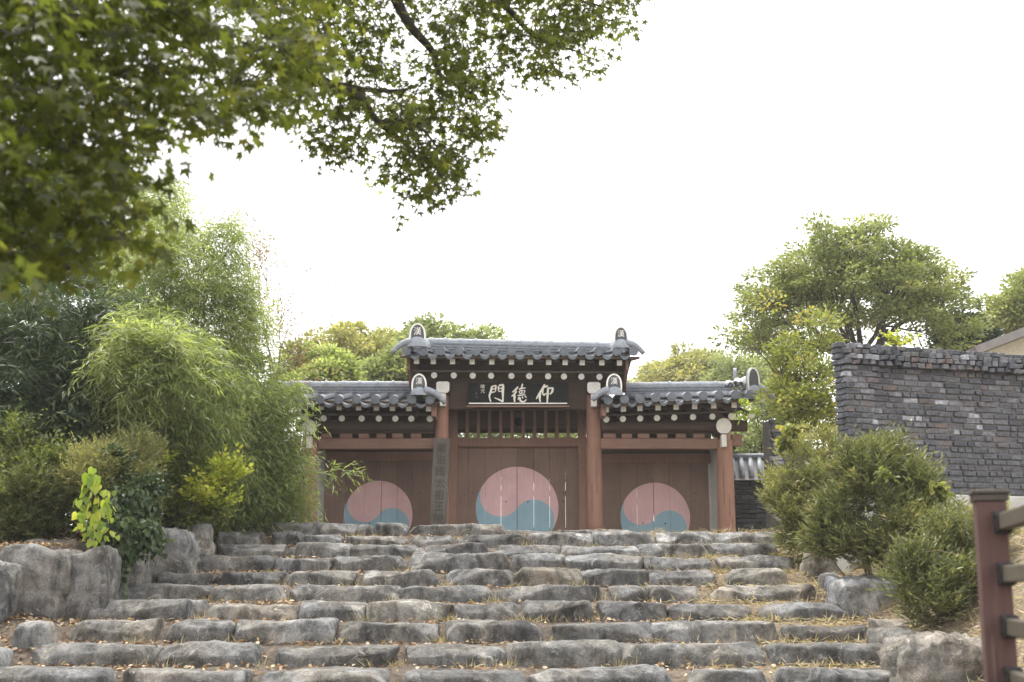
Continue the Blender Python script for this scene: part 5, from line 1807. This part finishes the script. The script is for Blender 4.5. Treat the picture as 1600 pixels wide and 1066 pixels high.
# ---- litter and dry grass
def litter():
    def scatter(n, x0, x1, y0, y1, dens):
        X = RNG.uniform(x0, x1, n * 4); Y = RNG.uniform(y0, y1, n * 4)
        p = np.array([dens(a, b) for a, b in zip(X, Y)])
        ok = RNG.random(n * 4) < p
        X, Y = X[ok][:n], Y[ok][:n]
        return X, Y
    def near_rows(x, y):
        fr = ((ROW_Y[0] - y) / 1.01) % 1.0              # 0 at a riser front, close to 1 just behind one
        back = .35 + .65 * (fr < .35)
        return back
    def dens_l(x, y):
        nz = .5 + .6 * noise.noise(Vector((x * .9, y * .9, 5.0)))
        edge = 1.0 if x < -4.2 else (.55 if x < -2.5 else .3)
        return max(0, edge * nz * near_rows(x, y) * 1.2)
    X, Y = scatter(24000, -7.2, 4.5, 10.4, 21.5, dens_l)
    Z = ground_z(X, Y) + RNG.uniform(.004, .04, len(X))
    D = np.stack([RNG.normal(0, 1, len(X)), RNG.normal(0, 1, len(X)), RNG.normal(0, .25, len(X))], -1)
    o = leaves('leaf_litter', np.stack([X, Y, Z], -1), D, RNG.uniform(.03, .075, len(X)), RNG.uniform(.02, .045, len(X)), 'oval', LM['dry'], roll=.6)
    tag(o, 'dry brown leaf litter scattered over the earth between the steps', 'leaf litter', kind='stuff')
    # straw and pine needles on the right bank
    def dens_r(x, y):
        nz = .55 + .6 * noise.noise(Vector((x * 1.1, y * 1.1, 9.0)))
        e = smooth((x - 1.2) / 2.6)
        return max(0, float(e) * nz * (1.0 if x > 3.3 else near_rows(x, y)))
    X, Y = scatter(26000, .5, 7.6, 10.6, 21.8, dens_r)
    Z = ground_z(X, Y) + RNG.uniform(.0, .05, len(X))
    D = np.stack([RNG.normal(0, 1, len(X)), RNG.normal(0, 1, len(X)), RNG.normal(.15, .3, len(X))], -1)
    o = leaves('dry_needles', np.stack([X, Y, Z], -1), D, RNG.uniform(.06, .18, len(X)), RNG.uniform(.007, .015, len(X)), 'lance', LM['straw'], roll=.8)
    tag(o, 'straw-coloured dry grass and needles covering the right bank', 'dry grass', kind='stuff')
    # tufts in the joints of the steps
    bx, by = [], []
    for i, row in STONES.items():
        Yr = ROW_Y[i]
        for (x0, x1, y0, y1) in row:
            for q in (x0, x1):
                pr = .35 if q < 500 else .8
                if random.random() < pr:
                    for _ in range(random.randint(8, 30)):
                        bx.append(PX(q, Yr) + random.gauss(0, .07)); by.append(Yr + random.uniform(-.16, .12))
            if random.random() < .65:
                xx = PX(random.uniform(x0, x1), Yr)
                for _ in range(random.randint(5, 18)):
                    bx.append(xx + random.gauss(0, .12)); by.append(Yr - random.uniform(.05, .2))
            # behind the stone, peeping over its top edge
            if x0 > 600 and random.random() < .4 and i < 2:
                xx = PX(random.uniform(x0, x1), Yr)
                for _ in range(random.randint(5, 14)):
                    bx.append(xx + random.gauss(0, .1)); by.append(Yr + random.uniform(.5, .7))
    bx, by = np.array(bx), np.array(by)
    # blades root on the tread in front of each riser
    Z = ground_z(bx, by) + .0
    D = np.stack([RNG.normal(0, .6, len(bx)), RNG.normal(-.2, .4, len(bx)), RNG.uniform(.3, 1.0, len(bx))], -1)
    o = leaves('dry_tufts', np.stack([bx, by, Z], -1), D, RNG.uniform(.05, .19, len(bx)), RNG.uniform(.004, .009, len(bx)), 'lance', LM['straw'], roll=.8)
    tag(o, 'small tufts of dry grass growing in the joints of the stone steps', 'dry grass', kind='stuff')
litter()

# ---- the maple whose branches hang into the upper left
def maple():
    def inside(poly, x, y):
        c = False; n = len(poly); j = n - 1
        for i in range(n):
            xi, yi = poly[i]; xj, yj = poly[j]
            if (yi > y) != (yj > y) and x < (xj - xi) * (y - yi) / (yj - yi) + xi: c = not c
            j = i
        return c
    near = [(-260, -220), (560, -220), (540, -20), (520, 70), (490, 150), (430, 180), (350, 208), (285, 205), (235, 200), (245, 255), (200, 290), (240, 325), (258, 360), (240, 392), (170, 405), (100, 425), (20, 418), (-260, 430)]
    mid = [(430, -200), (1040, -200), (1000, 10), (985, 40), (960, 85), (925, 110), (885, 118), (862, 135), (845, 105), (800, 95), (797, 128), (760, 130), (775, 165), (788, 190), (776, 245), (740, 240), (725, 270), (726, 300), (690, 305), (655, 318),
           (640, 292), (600, 278), (570, 258), (530, 250), (505, 236), (500, 205), (455, 205), (440, 150)]
    root = empty('maple_tree', (-5.6, 5.6, gz(-5.6, 5.6)), 'maple hanging its leafy green branches into the upper left of the view', 'tree')
    b0 = Vector(root.location)
    cl, sz, den = [], [], []
    def sample(poly, n, yf, dy, gap):
        xs = [p[0] for p in poly]; ys = [p[1] for p in poly]
        c = 0; tries = 0
        while c < n and tries < n * 60:
            tries += 1
            px, py = random.uniform(min(xs), max(xs)), random.uniform(min(ys), max(ys))
            if not inside(poly, px, py): continue
            if noise.noise(Vector((px / 52, py / 34, 2.7))) + .55 * noise.noise(Vector((px / 20, py / 15, 8.7))) < gap: continue
            Y = yf(px, py) + random.uniform(-dy, dy)
            p = P(px, py, Y)
            cl.append(p); sz.append(Y)
            c += 1
    sample(near, 620, lambda x, y: 3.9 + .0022 * max(x, -100) + .0008 * (250 - y), .55, -.5)
    sample(near, 430, lambda x, y: 5.6 + .0016 * x, .6, -.5)
    sample(mid, 740, lambda x, y: 7.2 + .0022 * (x - 500), .6, -.19)
    C0 = np.array([list(p) for p in cl])
    fork = P(-900, -60, 5.7)
    mb = MB()
    k = 8; fk = fork - b0
    mb.tube([Vector((0, 0, -.2)).lerp(fk, i / k) + Vector((.05 * math.sin(i * 1.7), .06 * math.cos(i * 1.3), 0)) for i in range(k + 1)], .2, .14, 12, True, [.26, .21, .195, .185, .18, .175, .17, .165, .15])
    mb.build('trunk', M['dark_bark'], root, True)
    br = MB()
    # the limbs one sees, then the finer branching
    main = [
      ([(-900, -60, 5.7), (-500, -110, 5.7), (-100, -60, 5.6), (60, 20, 5.5), (150, 48, 5.5), (250, 58, 5.6)], .085, .018),
      ([(-900, -60, 5.7), (-450, 40, 5.3), (-120, 150, 5.1), (30, 205, 5.0), (110, 235, 5.0), (170, 250, 5.0)], .07, .012),
      ([(-100, -60, 5.6), (60, 10, 5.4), (140, 90, 5.3), (220, 130, 5.3)], .05, .012),
      ([(-500, -110, 5.7), (-50, -180, 6.2), (300, -80, 6.7), (430, 60, 6.9), (505, 128, 7.1), (560, 150, 7.1), (590, 190, 7.2), (640, 232, 7.3), (690, 300, 7.4)], .058, .007),
      ([(505, 128, 7.1), (570, 140, 7.2), (620, 142, 7.3), (650, 135, 7.4)], .02, .006),
      ([(590, 190, 7.2), (650, 195, 7.3), (690, 240, 7.4)], .014, .005),
      ([(300, -80, 6.7), (560, -60, 7.2), (640, 40, 7.4), (675, 80, 7.5), (690, 120, 7.5), (745, 150, 7.6)], .045, .006),
      ([(560, -60, 7.2), (740, -40, 7.7), (790, 10, 7.8), (840, 60, 7.9), (900, 80, 8.1)], .035, .006),
      ([(740, -40, 7.7), (860, -10, 8.0), (960, 15, 8.2)], .02, .005),
      ([(-450, 40, 5.3), (-150, 330, 4.9), (20, 400, 4.8), (120, 420, 4.8)], .04, .008),
      ([(250, 58, 5.6), (330, 90, 5.7), (400, 150, 5.8), (420, 180, 5.8)], .018, .006),
      ([(60, 20, 5.5), (210, 40, 5.2), (310, 45, 5.1)], .022, .008)]
    nodes = []
    for pts, r0, r1 in main:
        pv = [P(*q) - b0 for q in pts]
        fine = []
        for i in range(len(pv) - 1):
            for t in (0, .25, .5, .75):
                p0 = pv[max(i - 1, 0)]; p1 = pv[i]; p2 = pv[i + 1]; p3 = pv[min(i + 2, len(pv) - 1)]
                fine.append(.5 * ((2 * p1) + (-p0 + p2) * t + (2 * p0 - 5 * p1 + 4 * p2 - p3) * t * t + (-p0 + 3 * p1 - 3 * p2 + p3) * t ** 3))
        fine.append(pv[-1])
        br.tube(fine, r0, r1, 7, False)
        nodes += [(p, r0 + (r1 - r0) * i / len(fine)) for i, p in enumerate(fine) if i > 2]
    nd = np.array([list(p) for p, r in nodes])
    order = np.argsort([np.min(np.linalg.norm(nd - (c - np.array(b0)), axis=1)) for c in C0])
    for j in order:
        c = C0[j] - np.array(b0)
        dd = np.linalg.norm(nd - c, axis=1)
        i = int(np.argmin(dd))
        a = nd[i]
        if dd[i] > .05:
            pts = limb(br, a, c, min(.009, .0035 + .006 * dd[i]), .0022, .14, 3, 4)
            nd = np.vstack([nd, [list(q) for q in pts[1:]]])
    br.build('limbs', M['dark_bark'], root, True)
    # leaves: flat sprays, tips nodding
    N = len(C0); nl = 17
    idx = np.repeat(np.arange(N), nl)
    ang = RNG.uniform(0, 2 * math.pi, len(idx)); rr = np.sqrt(RNG.random(len(idx))) * RNG.uniform(.10, .21, N)[idx]
    tilt = RNG.normal(0, .28, (N, 2))[idx]
    off = np.stack([rr * np.cos(ang), rr * np.sin(ang), rr * (np.cos(ang) * tilt[:, 0] + np.sin(ang) * tilt[:, 1]) - .8 * rr ** 2 + RNG.normal(0, .018, len(idx))], -1)
    C = C0[idx] - np.array(b0) + off
    D = nrm(off) * .9 + RNG.normal(0, .35, (len(idx), 3)); D[:, 2] -= .55
    sizes = RNG.uniform(.034, .060, len(idx))
    leaves('crown', C, D, sizes, sizes, 'maple', LM['maple'], root, roll=.45, clump=RNG.random(N)[idx])
maple()

# ---- thin autumn haze
def haze():
    mb = MB(); mb.box(-320, 320, -60, 520, -2, 30)
    o = mb.build('haze', None)
    m = bpy.data.materials.new('haze_air'); m.use_nodes = True
    t = m.node_tree
    for n in list(t.nodes): t.nodes.remove(n)
    out = t.nodes.new('ShaderNodeOutputMaterial'); v = t.nodes.new('ShaderNodeVolumePrincipled')
    v.inputs['Color'].default_value = (.96, .96, .96, 1)
    v.inputs['Density'].default_value = .0008
    t.links.new(v.outputs[0], out.inputs['Volume'])
    o.data.materials.append(m)
    tag(o, kind='stuff')
haze()
